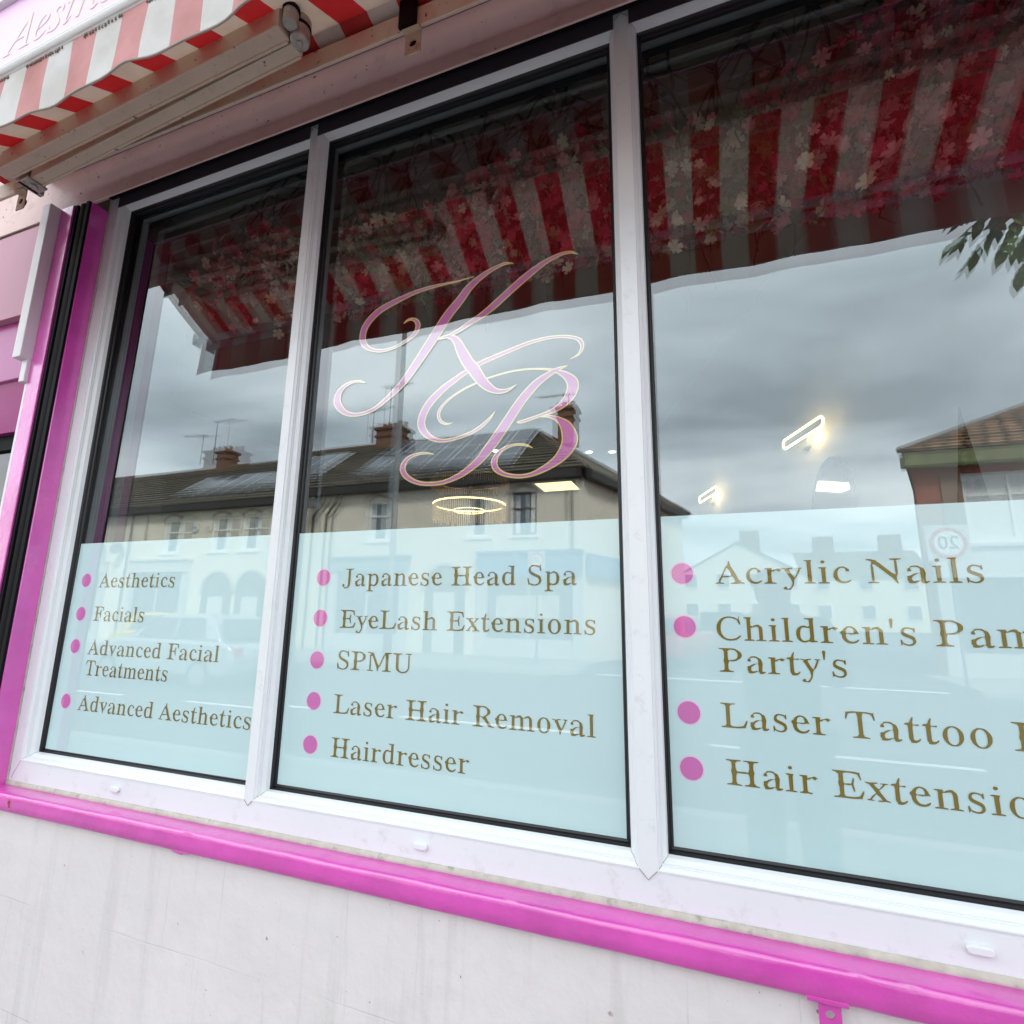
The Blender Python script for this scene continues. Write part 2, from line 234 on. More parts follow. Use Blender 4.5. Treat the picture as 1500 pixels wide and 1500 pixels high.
# ------------------------------------------------------------------ lettering data
GLYPHS = {"A":[437,[[-9,0,-7,17,45,34,49,40,45,59,49,74,60,103,88,156,105,214,150,326,167,352,188,376,198,404,208,465,215,465,223,464,240,369,303,224,361,77,369,70,385,67,389,59,382,47,383,39,429,20,442,18,443,0,382,9,321,0,229,0,229,18,253,20,278,26,304,44,309,51,285,116,262,151,178,132,103,133,68,40,69,31,102,20,124,18,126,14,120,16,128,0,59,11],[111,159,210,161,246,158,244,198,236,232,223,264,208,295,177,331,151,256]]],"C":[468,[[257,-9,209,-2,168,15,144,31,122,49,89,91,66,141,58,168,54,197,54,259,58,288,66,314,89,364,113,397,133,417,155,435,196,456,211,461,243,465,271,465,296,462,337,451,367,439,382,429,397,415,406,418,412,446,419,465,430,464,419,434,421,403,430,371,435,340,437,308,420,308,387,397,377,408,347,416,313,434,278,443,237,440,211,431,187,416,165,394,145,364,130,325,121,279,118,226,121,176,131,133,146,96,166,67,190,46,217,32,246,24,278,22,308,26,338,35,368,50,395,71,421,96,429,98,428,87,441,90,429,65,409,45,388,28,365,14,340,4,314,-4,286,-8]]],"E":[442,[[14,0,14,17,38,19,83,30,87,36,85,44,99,59,98,175,87,239,98,304,98,391,92,400,78,406,74,413,78,422,73,427,38,437,16,439,16,455,271,455,303,454,367,443,388,445,385,421,398,354,399,320,383,320,378,349,362,397,356,408,345,414,281,427,222,430,173,426,171,422,180,416,177,413,163,412,157,408,159,388,159,281,165,243,188,240,193,246,224,248,233,249,255,246,263,252,283,321,288,345,304,345,304,313,292,248,294,215,301,183,304,151,304,118,287,118,282,154,262,225,255,227,236,219,185,222,184,228,165,223,159,191,158,53,172,43,172,37,175,32,223,28,296,32,350,45,366,54,371,62,412,142,420,140,428,143,422,107,399,38,393,10,370,12,305,2,273,0]]],"F":[404,[[15,0,15,17,76,31,80,36,75,45,78,51,92,57,98,65,98,181,86,246,98,310,98,375,98,394,84,408,86,417,82,424,14,439,14,455,267,455,299,454,362,443,383,445,381,421,393,354,394,320,377,320,371,348,354,403,349,410,342,414,311,422,265,430,221,431,188,427,166,427,165,423,176,416,176,413,163,411,157,407,159,277,165,245,186,241,190,247,229,251,252,247,260,253,280,322,284,347,302,347,302,314,290,249,291,216,299,183,302,151,302,118,285,118,278,157,261,218,253,224,230,220,189,224,185,229,165,225,159,188,157,55,163,50,178,48,181,44,173,36,175,32,224,20,257,17,257,0]]],"H":[523,[[15,0,15,17,38,20,60,27,85,31,89,38,86,47,98,61,98,180,86,246,98,313,98,396,85,410,86,418,83,424,38,436,16,439,16,455,242,455,242,439,173,425,172,421,180,414,178,410,163,408,157,403,159,315,165,283,178,246,214,251,310,251,346,246,359,283,365,315,366,403,360,408,346,410,345,414,354,421,352,426,282,439,282,447,282,455,507,455,507,439,440,425,436,419,439,410,426,397,426,313,438,246,426,180,426,63,432,55,446,50,449,45,444,36,448,30,485,20,507,17,507,0,282,0,282,17,305,20,326,27,350,30,354,37,352,45,366,61,365,151,359,186,346,225,310,221,214,221,178,225,165,186,159,151,158,61,171,47,168,38,171,31,196,27,218,20,242,17,242,0]]],"J":[330,[[109,-65,86,-64,72,-60,60,-35,38,-20,23,-2,17,14,17,27,20,40,28,47,25,64,26,71,33,65,42,45,59,47,67,43,71,37,72,21,62,-9,63,-16,74,-30,92,-39,116,-39,139,-31,157,-14,163,-2,168,21,170,53,172,401,159,409,162,416,160,422,104,435,79,439,79,455,146,450,214,455,314,455,314,439,248,425,246,420,254,412,251,409,237,406,230,401,232,89,230,56,225,28,216,5,204,-13,169,-44,142,-58]]],"L":[426,[[15,0,15,17,38,20,60,27,85,31,89,38,86,47,98,61,98,397,85,411,86,419,82,425,38,436,16,439,16,455,116,455,183,451,250,455,250,439,221,437,169,425,168,419,178,411,178,406,164,404,158,398,159,386,158,54,164,50,178,49,179,45,170,38,171,33,223,28,257,28,307,34,352,46,360,51,366,58,410,153,418,151,425,154,422,124,415,93,394,33,392,12,369,13,305,3,273,0]]],"M":[634,[[14,0,14,17,37,20,81,32,85,38,75,56,75,382,98,394,104,400,100,416,90,424,62,429,41,435,15,439,15,455,49,455,175,439,176,418,274,191,288,164,317,131,341,199,413,370,452,421,453,449,483,455,617,455,617,439,596,435,541,420,536,413,533,405,533,396,537,378,537,71,536,51,541,47,556,45,560,41,553,34,555,29,592,20,616,17,617,0,396,0,396,17,468,32,470,37,466,44,479,52,477,336,474,367,457,409,348,142,330,117,308,92,296,64,286,1,279,0,272,1,255,92,148,341,134,368,103,399,102,358,105,327,105,62,105,54,96,36,101,30,146,19,169,17,169,0,107,4]]],"N":[494,[[404,-10,388,17,360,75,344,102,302,148,144,340,102,367,101,320,107,290,107,55,97,38,99,31,108,29,143,20,167,17,167,0,18,0,18,17,43,20,86,31,87,36,77,48,76,52,76,326,83,357,93,392,83,410,33,435,21,440,18,455,53,454,87,448,122,435,145,430,155,414,198,369,334,202,356,180,396,159,391,238,391,403,392,408,401,420,400,424,357,435,331,439,331,455,480,455,480,439,457,436,422,427,413,424,411,417,422,400,422,183,415,151,402,118,401,86,416,22,421,-10]]],"P":[418,[[15,0,15,17,38,20,60,27,85,31,89,38,86,47,98,61,98,147,86,213,98,279,98,396,84,410,86,418,83,424,38,436,16,439,16,455,253,454,286,444,339,409,355,396,368,382,377,366,381,354,383,332,381,310,375,291,364,275,341,254,296,222,280,214,242,206,212,206,178,210,165,174,159,143,158,61,171,47,168,38,171,31,196,27,218,20,242,17,242,0],[165,225,192,224,201,230,225,231,261,240,286,252,301,268,307,278,312,289,317,315,318,343,313,368,298,398,275,417,236,430,207,431,173,426,171,422,178,415,177,412,163,409,157,404,158,263]]],"R":[473,[[15,0,15,17,38,20,60,27,85,31,89,38,86,47,98,61,98,147,86,213,98,279,98,396,84,410,86,418,83,424,38,436,16,439,16,455,117,455,183,452,241,455,264,453,285,448,303,439,370,390,382,376,386,367,391,347,391,319,380,293,361,274,295,226,317,183,336,154,374,96,417,40,463,19,480,17,480,0,374,11,347,17,341,39,271,144,249,168,223,189,202,212,192,219,165,217,158,179,158,61,171,47,168,38,171,31,196,27,218,20,242,17,242,0],[165,228,193,227,204,232,230,219,243,219,258,243,292,259,309,274,316,284,322,295,328,321,326,361,318,383,305,400,290,412,275,420,243,430,224,431,177,426,174,422,180,415,177,410,164,407,158,400,158,264]]],"S":[390,[[49,-9,57,23,55,57,47,90,43,158,62,158,88,64,93,51,102,41,172,17,197,15,215,16,238,23,258,34,276,50,284,64,292,90,292,116,283,142,274,154,250,174,136,233,101,260,89,274,77,296,70,322,66,350,70,383,83,412,103,437,131,456,148,462,175,466,200,465,229,461,261,454,290,441,297,436,301,428,307,423,314,429,316,453,321,464,335,465,328,429,338,356,339,319,322,319,293,406,287,413,278,416,269,418,235,436,215,442,186,444,163,440,139,427,120,408,111,388,109,358,112,343,118,329,139,305,170,285,277,232,301,215,317,197,325,184,332,164,340,124,337,89,324,57,309,35,288,16,261,1,240,-6,192,-10,150,-6,130,-1,102,12,89,20,84,28,81,26,79,17,76,17,71,25,68,23,67,6,63,-5]]],"T":[423,[[92,0,92,17,116,19,163,31,167,38,166,46,180,61,179,369,173,401,162,434,124,431,79,421,58,411,51,401,33,344,29,318,11,318,12,352,22,421,22,445,41,442,103,454,195,455,318,454,380,443,400,446,399,421,410,352,410,317,394,317,389,344,375,391,362,410,342,421,319,427,295,431,257,434,246,401,240,369,239,61,253,46,251,37,255,30,303,19,328,17,328,0]]],"U":[492,[[248,-10,206,-3,172,11,137,35,115,63,101,102,97,136,97,396,83,410,85,418,81,424,37,436,15,439,15,455,240,455,240,439,171,426,169,421,178,414,176,410,162,408,156,403,158,124,166,83,177,60,193,43,211,32,231,26,263,21,302,24,326,31,346,41,363,56,376,76,385,99,390,127,392,159,392,400,401,417,398,423,390,426,354,435,328,439,328,455,474,455,474,439,419,425,414,420,422,399,422,156,416,112,406,74,398,58,380,32,356,13,341,5,308,-6,289,-9]]],"a":[344,[[255,-10,232,-7,226,2,228,21,200,40,189,25,176,16,151,3,124,-6,87,-8,57,-1,55,8,58,29,47,38,41,57,42,71,47,85,42,109,45,121,53,129,66,132,81,133,93,140,120,162,156,177,213,180,219,216,214,256,205,275,185,287,166,294,148,296,129,294,115,290,101,280,93,270,93,260,105,232,102,222,93,215,77,214,72,217,69,221,60,214,57,215,52,226,51,241,58,259,71,272,89,285,96,304,102,310,143,318,179,317,195,313,228,287,250,277,260,267,270,243,273,222,278,210,283,173,274,99,273,62,268,46,282,31,291,29,316,38,319,38,315,35,316,29,325,29,321,19,294,-1,275,-8],[151,33,167,38,181,45,202,41,212,46,219,62,218,99,219,134,213,178,178,169,125,130,114,118,104,102,99,84,100,58,105,46,113,38,124,33,134,31]]],"c":[293,[[156,0,124,9,96,24,73,47,55,76,43,111,39,150,41,182,50,220,73,263,99,292,124,310,143,316,164,319,186,319,197,315,250,276,261,257,262,242,256,231,263,219,259,218,245,233,243,229,237,225,219,227,212,242,212,267,207,279,197,289,182,295,169,297,156,295,133,283,112,257,104,237,98,214,95,188,96,134,109,90,115,78,131,58,141,50,161,39,193,34,213,37,230,43,272,68,274,61,281,61,272,44,258,30,243,18,227,9,192,0]]],"d":[370,[[140,-3,117,3,92,17,71,39,55,66,45,99,41,127,41,170,45,202,53,230,68,262,84,281,108,300,137,312,168,314,188,308,198,303,207,297,211,285,208,286,243,310,242,420,239,425,231,428,213,431,193,438,176,439,176,455,283,455,315,451,303,424,299,392,299,107,297,56,304,35,311,33,331,34,348,28,346,23,338,19,349,17,339,11,325,11,277,3,259,3,238,10,242,8,251,14,208,30,211,31,207,18,188,3,165,-4],[171,27,190,33,205,45,232,46,233,53,225,63,226,69,238,75,243,109,243,242,240,271,232,273,210,267,199,274,187,279,166,282,151,281,136,274,123,263,113,246,105,225,98,169,100,109,104,83,112,62,122,45,135,34,149,28]]],"e":[301,[[153,1,129,7,107,16,82,35,67,54,55,77,46,104,40,157,35,168,26,179,22,191,27,212,34,220,53,233,70,264,92,290,121,311,138,317,157,318,185,316,197,312,218,299,234,283,253,253,264,217,278,190,283,173,280,170,281,177,250,181,183,166,105,179,97,135,103,107,112,84,124,64,140,49,159,40,179,37,199,37,219,44,237,53,262,76,271,80,270,71,279,74,272,53,258,36,243,23,226,13,191,1],[116,187,159,192,202,188,212,203,216,215,213,235,204,267,197,279,185,289,167,297,151,295,132,285,122,276,106,246,98,204,102,198]]],"h":[381,[[18,1,19,16,44,23,70,27,77,31,72,56,71,421,69,426,63,430,24,439,25,444,34,448,21,447,51,454,116,455,144,452,132,424,128,392,127,298,163,274,168,289,179,297,243,318,262,310,274,294,293,279,301,268,310,234,311,211,311,50,305,32,310,27,328,24,363,16,363,1,202,1,204,14,207,16,246,25,257,33,255,56,255,217,252,244,247,260,239,269,228,274,213,275,187,269,167,257,138,256,126,238,128,199,128,56,128,44,122,32,126,27,180,16,180,0]]],"i":[198,[[101,383,89,386,80,392,74,401,72,412,74,424,80,434,89,440,101,442,112,440,121,434,128,424,130,412,128,401,121,392,112,386],[18,0,18,16,44,23,71,26,77,31,72,50,71,276,70,281,65,285,46,288,30,293,25,294,27,297,36,301,23,303,53,310,117,310,145,307,133,278,128,247,128,50,122,32,125,27,155,23,180,16,180,0]]],"l":[199,[[18,0,18,16,44,23,71,26,77,31,73,44,72,56,71,425,68,430,30,438,25,439,27,443,35,447,22,447,52,452,116,455,145,452,133,425,128,394,129,56,128,44,122,32,125,27,155,23,180,16,180,0]]],"m":[554,[[18,0,19,16,44,23,70,27,76,31,72,50,72,187,76,259,69,281,64,284,24,294,25,298,34,302,21,303,51,309,115,310,143,306,133,287,154,271,167,288,178,296,212,314,224,317,253,317,266,308,279,285,287,281,320,257,330,275,341,286,353,295,390,314,418,318,437,310,448,294,467,279,475,268,483,234,484,50,479,32,482,27,536,16,536,1,378,1,378,16,430,27,434,32,429,50,429,152,427,237,423,255,414,269,403,274,383,275,363,269,343,258,316,256,303,240,306,56,305,45,299,33,302,28,355,16,356,1,200,1,200,16,252,28,256,32,251,44,251,56,250,224,252,244,236,269,220,275,192,272,170,262,146,261,134,256,126,238,127,50,120,33,123,28,153,23,177,16,177,0]]],"n":[381,[[18,1,19,16,44,23,70,27,77,31,72,50,72,187,77,259,69,281,64,284,24,294,26,298,34,302,21,302,51,309,116,310,145,305,135,289,153,273,168,289,191,303,243,318,262,310,274,294,293,279,301,268,310,234,311,56,310,44,305,32,310,27,344,20,363,16,363,1,202,1,204,14,207,16,246,25,257,33,255,56,255,217,252,244,247,260,239,269,228,274,213,275,195,272,173,262,149,261,137,256,127,238,128,50,122,32,126,27,180,16,180,0]]],"o":[336,[[169,-10,137,-7,118,1,95,19,76,39,57,70,47,96,41,124,39,154,41,185,47,213,57,239,76,269,95,290,118,308,137,315,168,318,199,315,218,308,241,290,259,270,278,240,289,214,295,186,297,154,295,122,289,94,278,68,259,38,241,18,218,0,200,-7],[169,11,182,13,198,21,209,30,223,49,232,73,236,96,240,154,236,213,224,255,214,273,202,284,187,295,169,299,155,297,144,292,127,279,117,265,107,243,101,213,97,155,100,96,105,73,114,49,128,30,139,21,155,13]]],"p":[371,[[17,-139,18,-124,45,-116,67,-113,68,-109,63,-103,74,-97,73,251,67,283,24,294,26,298,34,303,21,303,50,309,112,310,140,306,128,286,155,271,160,287,180,304,204,312,231,312,266,299,278,291,294,276,311,250,320,226,327,199,329,170,329,138,325,107,314,70,303,47,288,28,271,13,251,3,227,-4,204,-5,183,1,164,14,161,27,168,28,125,-13,128,-89,134,-94,145,-96,146,-100,139,-107,141,-112,197,-123,197,-139],[195,27,218,28,240,39,257,63,267,97,272,139,270,198,259,244,244,268,222,279,207,281,191,278,177,272,164,261,135,255,125,238,128,202,127,66,130,48,140,40,167,38,180,31]]],"r":[287,[[18,0,18,16,44,23,61,25,64,29,62,34,73,44,71,276,69,282,64,286,45,288,25,294,35,301,23,302,52,308,115,310,142,307,136,281,151,253,150,260,160,274,169,277,189,278,222,297,243,298,260,293,267,287,269,281,284,276,289,272,282,266,267,263,260,261,261,252,257,245,242,242,232,245,214,265,200,268,175,255,162,241,139,239,132,234,129,201,129,49,139,38,135,31,138,26,197,16,197,0]]],"s":[288,[[151,-10,129,-8,105,-1,80,9,67,23,61,23,55,-1,52,-4,43,5,44,-7,38,67,42,104,44,93,49,101,56,95,74,40,81,33,99,28,119,18,133,15,152,16,171,21,187,31,196,43,201,59,202,76,196,94,190,102,174,116,107,150,82,167,65,185,57,209,55,238,60,261,71,285,83,299,98,310,118,317,144,319,169,315,206,305,218,292,222,294,224,307,229,315,237,308,237,318,242,254,239,223,236,232,232,226,225,230,207,277,174,291,156,296,130,294,106,279,96,259,96,234,103,221,118,207,198,165,224,145,235,121,242,74,240,55,233,38,223,23,210,9,184,-5]]],"t":[228,[[124,-9,89,-4,85,5,87,25,83,26,76,31,71,47,68,71,69,244,63,285,34,290,27,288,20,300,39,318,53,322,71,322,83,328,92,336,98,346,103,370,129,423,144,424,139,386,130,348,131,299,176,303,207,309,207,280,133,290,124,246,125,76,128,51,133,43,142,37,160,36,174,40,189,49,207,72,211,65,219,66,214,48,205,33,181,11,155,-5]]],"v":[306,[[144,-9,127,84,101,140,68,226,48,258,55,273,33,283,-2,294,-2,309,64,295,131,310,164,310,163,295,144,293,131,289,119,290,106,285,104,278,108,272,146,174,160,146,186,115,210,187,246,278,244,285,212,294,207,298,214,302,205,305,237,309,271,308,303,304,294,303,300,294,262,279,267,259,215,131,199,105,179,80,168,52,159,-9]]],"x":[319,[[6,7,17,7,10,11,12,17,54,35,61,43,64,54,82,83,139,136,119,178,56,272,5,294,4,310,70,301,136,310,169,310,169,294,124,288,117,282,134,251,155,226,183,201,234,274,245,286,242,288,230,288,205,294,213,302,203,301,274,306,310,304,299,303,306,300,304,294,290,288,262,276,255,268,251,256,221,223,181,186,200,144,221,116,255,55,279,28,285,29,316,15,319,1,253,11,188,0,155,0,156,16,183,22,204,21,212,25,210,31,188,69,166,94,138,119,74,27,79,22,114,15,116,12,106,12,102,7,116,10,42,5]]],"y":[300,[[53,-120,32,-117,17,-107,9,-93,9,-78,24,-76,26,-65,30,-62,47,-61,58,-69,59,-88,62,-97,71,-102,89,-99,102,-89,120,-64,143,-4,134,59,127,89,99,144,76,201,61,227,41,252,42,257,54,267,56,272,8,292,-5,293,-4,309,29,301,62,295,129,310,162,310,161,294,132,288,121,288,118,282,105,275,142,181,160,149,185,114,232,246,239,272,245,285,242,287,207,294,213,302,204,305,235,309,298,304,288,302,296,294,261,280,266,260,227,154,209,127,186,101,174,72,167,7,158,-35,133,-89,113,-117,99,-126,79,-115]]],"iA":[463,[[-85,0,-82,13,-60,15,-39,24,-19,37,0,56,356,475,369,475,353,47,357,33,369,22,384,16,411,13,409,0,252,0,221,0,224,13,250,15,269,23,275,30,282,46,285,69,288,158,257,158,133,158,117,152,50,71,32,39,33,27,40,19,53,15,79,13,75,0],[143,183,289,183,296,336,298,367]]],"ie":[287,[[89,-7,59,-3,42,4,27,14,10,36,-1,64,-4,99,1,140,13,174,35,215,65,253,101,283,136,303,172,314,210,316,238,306,249,296,254,287,258,272,257,255,251,235,238,216,220,198,195,181,147,161,107,150,61,142,56,100,60,66,72,44,92,30,119,26,143,29,181,47,221,81,231,71,198,36,165,12,128,-2],[64,158,110,168,136,178,158,191,184,215,199,242,204,271,203,283,198,291,191,297,180,298,164,296,148,288,115,258,86,214]]],"is":[248,[[78,-8,47,-5,9,6,-4,4,-9,-4,-22,-4,-7,106,4,105,8,74,16,48,28,29,45,16,64,10,88,12,102,19,117,35,125,62,124,81,120,93,109,113,53,190,43,214,40,238,46,269,63,294,90,311,123,316,152,314,193,302,205,305,209,314,220,314,207,214,195,214,188,251,182,266,175,278,156,294,144,298,118,297,105,290,95,278,91,261,97,237,165,138,177,109,179,82,176,63,169,45,159,30,146,16,130,5,112,-3]]],"it":[187,[[33,-8,19,-6,5,5,1,18,1,37,66,283,19,283,22,297,53,307,82,326,109,355,136,392,151,392,134,334,126,304,183,304,177,283,120,283,64,73,60,45,64,33,76,32,93,43,124,79,134,68,108,35,82,11,57,-3]]],"ih":[402,[[304,-7,285,-4,264,7,250,27,244,46,244,73,248,111,276,244,281,281,279,301,274,313,264,321,251,323,222,316,193,294,164,259,141,221,124,172,87,0,25,0,117,443,115,464,100,478,66,482,72,510,195,510,142,275,150,275,178,315,209,343,241,360,257,365,291,365,318,356,328,347,341,324,345,309,345,275,311,114,308,60,313,44,321,38,331,36,346,38,374,51,386,32,365,15,344,3,324,-4]]],"ii":[177,[[122,394,110,396,98,404,91,415,88,428,91,441,98,452,110,460,122,463,135,460,147,452,155,441,157,428,155,414,147,403,136,396],[33,-8,19,-6,8,1,2,13,0,37,60,264,57,275,50,282,17,287,20,299,82,308,121,316,129,314,130,303,63,79,58,47,63,35,77,33,96,45,130,84,140,74,112,38,84,12,58,-3]]],"ic":[298,[[99,-8,67,-4,49,4,33,16,14,40,3,71,-1,109,3,142,12,175,32,215,60,251,94,281,126,299,150,309,187,316,214,315,239,308,253,298,264,281,266,258,260,241,244,230,220,230,211,235,206,243,205,263,220,287,219,294,203,299,180,297,146,283,130,271,108,247,84,207,67,162,59,118,62,81,69,58,81,40,96,29,115,23,148,27,174,38,201,56,228,82,238,71,204,36,169,12,135,-3]]]}
KB = [[[-0.4036,2.2578,0.0031],[-0.4227,2.2623,0.0081],[-0.4449,2.2585,0.0109],[-0.4796,2.2458,0.0151],[-0.5196,2.2196,0.0223],[-0.5494,2.1844,0.0267],[-0.5832,2.1472,0.0288],[-0.6179,2.097,0.0299],[-0.6629,2.0342,0.0261],[-0.7059,1.9796,0.0213],[-0.753,1.9404,0.0146],[-0.7933,1.9164,0.012],[-0.8413,1.9087,0.0112],[-0.8803,1.9201,0.0157],[-0.906,1.9487,0.024],[-0.906,1.9751,0.0206],[-0.8912,1.9937,0.0137],[-0.8682,2.0035,0.0092],[-0.8433,2.0046,0.0078],[-0.8209,1.9969,0.0034]],[[-0.5101,2.2449,0.0021],[-0.5592,2.2415,0.0053],[-0.6191,2.2414,0.0098],[-0.6736,2.237,0.0126],[-0.7291,2.2243,0.0172],[-0.7854,2.2057,0.0206],[-0.8189,2.182,0.0223],[-0.837,2.1553,0.0223],[-0.8394,2.1257,0.0212],[-0.8277,2.1042,0.0162],[-0.8062,2.0898,0.0112],[-0.7768,2.0822,0.0101],[-0.7401,2.0845,0.0093],[-0.7046,2.0967,0.0098],[-0.678,2.1129,0.0123],[-0.6681,2.1321,0.0158],[-0.6731,2.1493,0.0131],[-0.6888,2.1587,0.0082],[-0.7025,2.1565,0.0068],[-0.7119,2.1503,0.0022]],[[-0.2391,2.244,0.0032],[-0.258,2.2539,0.0079],[-0.2853,2.2533,0.0107],[-0.3221,2.241,0.0149],[-0.3596,2.2196,0.0202],[-0.4022,2.1902,0.0212],[-0.4502,2.1538,0.0213],[-0.4843,2.1317,0.0182],[-0.5239,2.1128,0.0147],[-0.554,2.0982,0.0111],[-0.586,2.0887,0.0086],[-0.6095,2.0865,0.0042]],[[-0.6083,2.0888,0.0026],[-0.5808,2.0893,0.0101],[-0.5558,2.0745,0.0203],[-0.5366,2.0375,0.0294],[-0.518,2.0049,0.0316],[-0.5039,1.9868,0.0321],[-0.4822,1.9547,0.0276],[-0.4624,1.934,0.0216],[-0.4431,1.9219,0.0149],[-0.4219,1.919,0.011],[-0.4056,1.9237,0.0068],[-0.3907,1.9314,0.0019]],[[-0.2614,1.9768,0.0018],[-0.2409,1.9859,0.0066],[-0.2321,2.0027,0.0097],[-0.2351,2.0169,0.011],[-0.249,2.0286,0.0092],[-0.2795,2.0371,0.0086],[-0.3174,2.0396,0.0093],[-0.3629,2.0346,0.0107],[-0.4141,2.0219,0.0125],[-0.4859,2.0022,0.0136],[-0.5347,1.9798,0.0153],[-0.5495,1.9713,0.0163],[-0.5854,1.9496,0.0193],[-0.6177,1.9222,0.0224],[-0.6372,1.8958,0.0232],[-0.6457,1.8676,0.0233],[-0.6408,1.8473,0.0213],[-0.6254,1.8288,0.0162],[-0.6025,1.8155,0.0118],[-0.5746,1.8108,0.0096],[-0.5438,1.8142,0.0089],[-0.5123,1.822,0.0093],[-0.4839,1.8351,0.0101],[-0.4605,1.8532,0.0079],[-0.4454,1.8717,0.0019]],[[-0.2669,1.9617,0.0022],[-0.2909,1.9559,0.0104],[-0.3218,1.9416,0.0172],[-0.3485,1.9226,0.0218],[-0.3799,1.8891,0.0249],[-0.4069,1.8514,0.0263],[-0.4317,1.8168,0.0272],[-0.4555,1.7853,0.0268],[-0.484,1.753,0.0215],[-0.5166,1.7287,0.0168],[-0.5403,1.7165,0.0144],[-0.5752,1.7056,0.0115],[-0.6125,1.7037,0.0108],[-0.6457,1.7088,0.0113],[-0.6748,1.7226,0.0138],[-0.6911,1.7416,0.0167],[-0.6906,1.7593,0.0162],[-0.6778,1.7744,0.0121],[-0.6548,1.7827,0.0081],[-0.629,1.7834,0.0064],[-0.6059,1.7785,0.0025]],[[-0.5577,1.8546,0.0019],[-0.5739,1.8534,0.0059],[-0.5914,1.8633,0.0086],[-0.5973,1.8813,0.0096],[-0.5897,1.8996,0.0086],[-0.5665,1.9203,0.0071],[-0.5296,1.9394,0.0064],[-0.504,1.9482,0.0059],[-0.463,1.9597,0.0051],[-0.4133,1.967,0.0053],[-0.367,1.9676,0.0051],[-0.3218,1.9611,0.0059],[-0.2931,1.9517,0.0104],[-0.2692,1.9361,0.0198],[-0.2554,1.9161,0.0286],[-0.2588,1.8932,0.0264],[-0.2761,1.8711,0.0201],[-0.2998,1.8564,0.0132],[-0.3304,1.8479,0.0084],[-0.3614,1.8404,0.0092],[-0.3794,1.8369,0.0086],[-0.3896,1.8376,0.0041]],[[-0.3348,1.8438,0.0022],[-0.3085,1.8415,0.0081],[-0.287,1.8306,0.0158],[-0.2711,1.8124,0.0288],[-0.2629,1.7824,0.038],[-0.2736,1.7567,0.032],[-0.2958,1.7343,0.0219],[-0.3258,1.7176,0.0158],[-0.3561,1.7071,0.011],[-0.3869,1.7057,0.0102],[-0.4184,1.7131,0.011],[-0.4392,1.7269,0.015],[-0.4453,1.7451,0.0172],[-0.4376,1.7623,0.0131],[-0.4195,1.7762,0.0093],[-0.3923,1.7824,0.0063],[-0.3676,1.7789,0.0062],[-0.3508,1.7704,0.0022]]]
def ch_separate(loops):
    if len(loops) != 2: return False
    a, b = [(min(v.z for v in l), max(v.z for v in l)) for l in loops]
    return a[0] > b[1] or b[0] > a[1]
def text_mb(txt, x0, zb, y, x1=None, cap=.0432, ital=False, mb=None, width_y=0):
    """lettering in a plane facing -y, baseline zb, from x0 to x1 (width fitted), cap height cap"""
    mb = mb or MB(); sc = cap / .455; pen = 0; items = []
    for ch in txt:
        if ch == ' ': pen += 190; continue
        key = ('i' + ch) if ital else ch
        if ch == "'":
            items.append((pen, [[52, 475, 34, 462, 30, 440, 44, 300, 60, 300, 78, 440, 74, 462]])); pen += 115; continue
        adv, cs = GLYPHS[key]; items.append((pen, cs)); pen += adv
    hi = max(p + max(max(c[0::2]) for c in cs) for p, cs in items); lo = min(p + min(min(c[0::2]) for c in cs) for p, cs in items)
    fx = (x1 - x0) / ((hi - lo) / 1000) if x1 is not None else sc
    for p, cs in items:
        loops = [[Vector((x0 + fx * (p + c[i] - lo) / 1000, y, zb + sc * c[i + 1] / 1000)) for i in range(0, len(c), 2)] for c in cs]
        groups = [[l] for l in loops] if ch_separate(loops) else [loops]
        for gl in groups:
            mb.add([v for l in gl for v in l], tessellate_polygon([[Vector((v.x, v.z, 0)) for v in l] for l in gl]))
    return mb

# ------------------------------------------------------------------ the shop's own materials
pinkpaint = mat('pink_gloss_paint', (.66, .06, .445), .28, .12, 11, .3, 38, coat=.8, dirt=(.30, .10, .22), dirt_amt=.35, dscale=22)
pinkpaint_old = mat('pink_lintel_paint', (.70, .50, .47), .5, .06, 5, .06, 30, dirt=(.22, .14, .12), dirt_amt=.45, dscale=16, speck=48)
lilac = None
upvc = mat('white_upvc', (.78, .815, .845), .3, .03, 3, .05, 6, dirt=(.42, .40, .36), dirt_amt=.4, dscale=19)
upvc_in = mat('white_upvc_bead', (.79, .82, .845), .28, dirt=(.5, .48, .44), dirt_amt=.16, dscale=18)
rubber = mat('black_gasket', (.008, .008, .01), .42)
cream = mat('cream_powder_coat', (.62, .51, .40), .45, .05, 8, .03, 60, dirt=(.25, .15, .09), dirt_amt=.4, dscale=30, speck=62)
black = mat('black_painted_steel', (.005, .005, .006), .65, spec=.12)
whitewood = mat('white_gloss_trim', (.76, .75, .78), .35, .03, 5)
gold = vinyl_mat('gold_vinyl', (.205, .15, .024), .125)
goldrim = vinyl_mat('gold_outline_vinyl', (1.0, .74, .28), .16)
pinkv = vinyl_mat('pink_vinyl', (.58, .16, .44), .12)
pinkm = vinyl_mat('pink_monogram_vinyl', (.82, .24, .62), .10, .14)
palev = vinyl_mat('pale_ring_vinyl', (.72, .62, .74), .085)
film = vinyl_mat('frosted_film', (.60, .815, .84), .105, 0, .12)
glass_o = glass_mat('outer_glass', .13, (.9, .95, .94))
glass_i = glass_mat('inner_glass', .13 * .95, (.9, .95, .94))

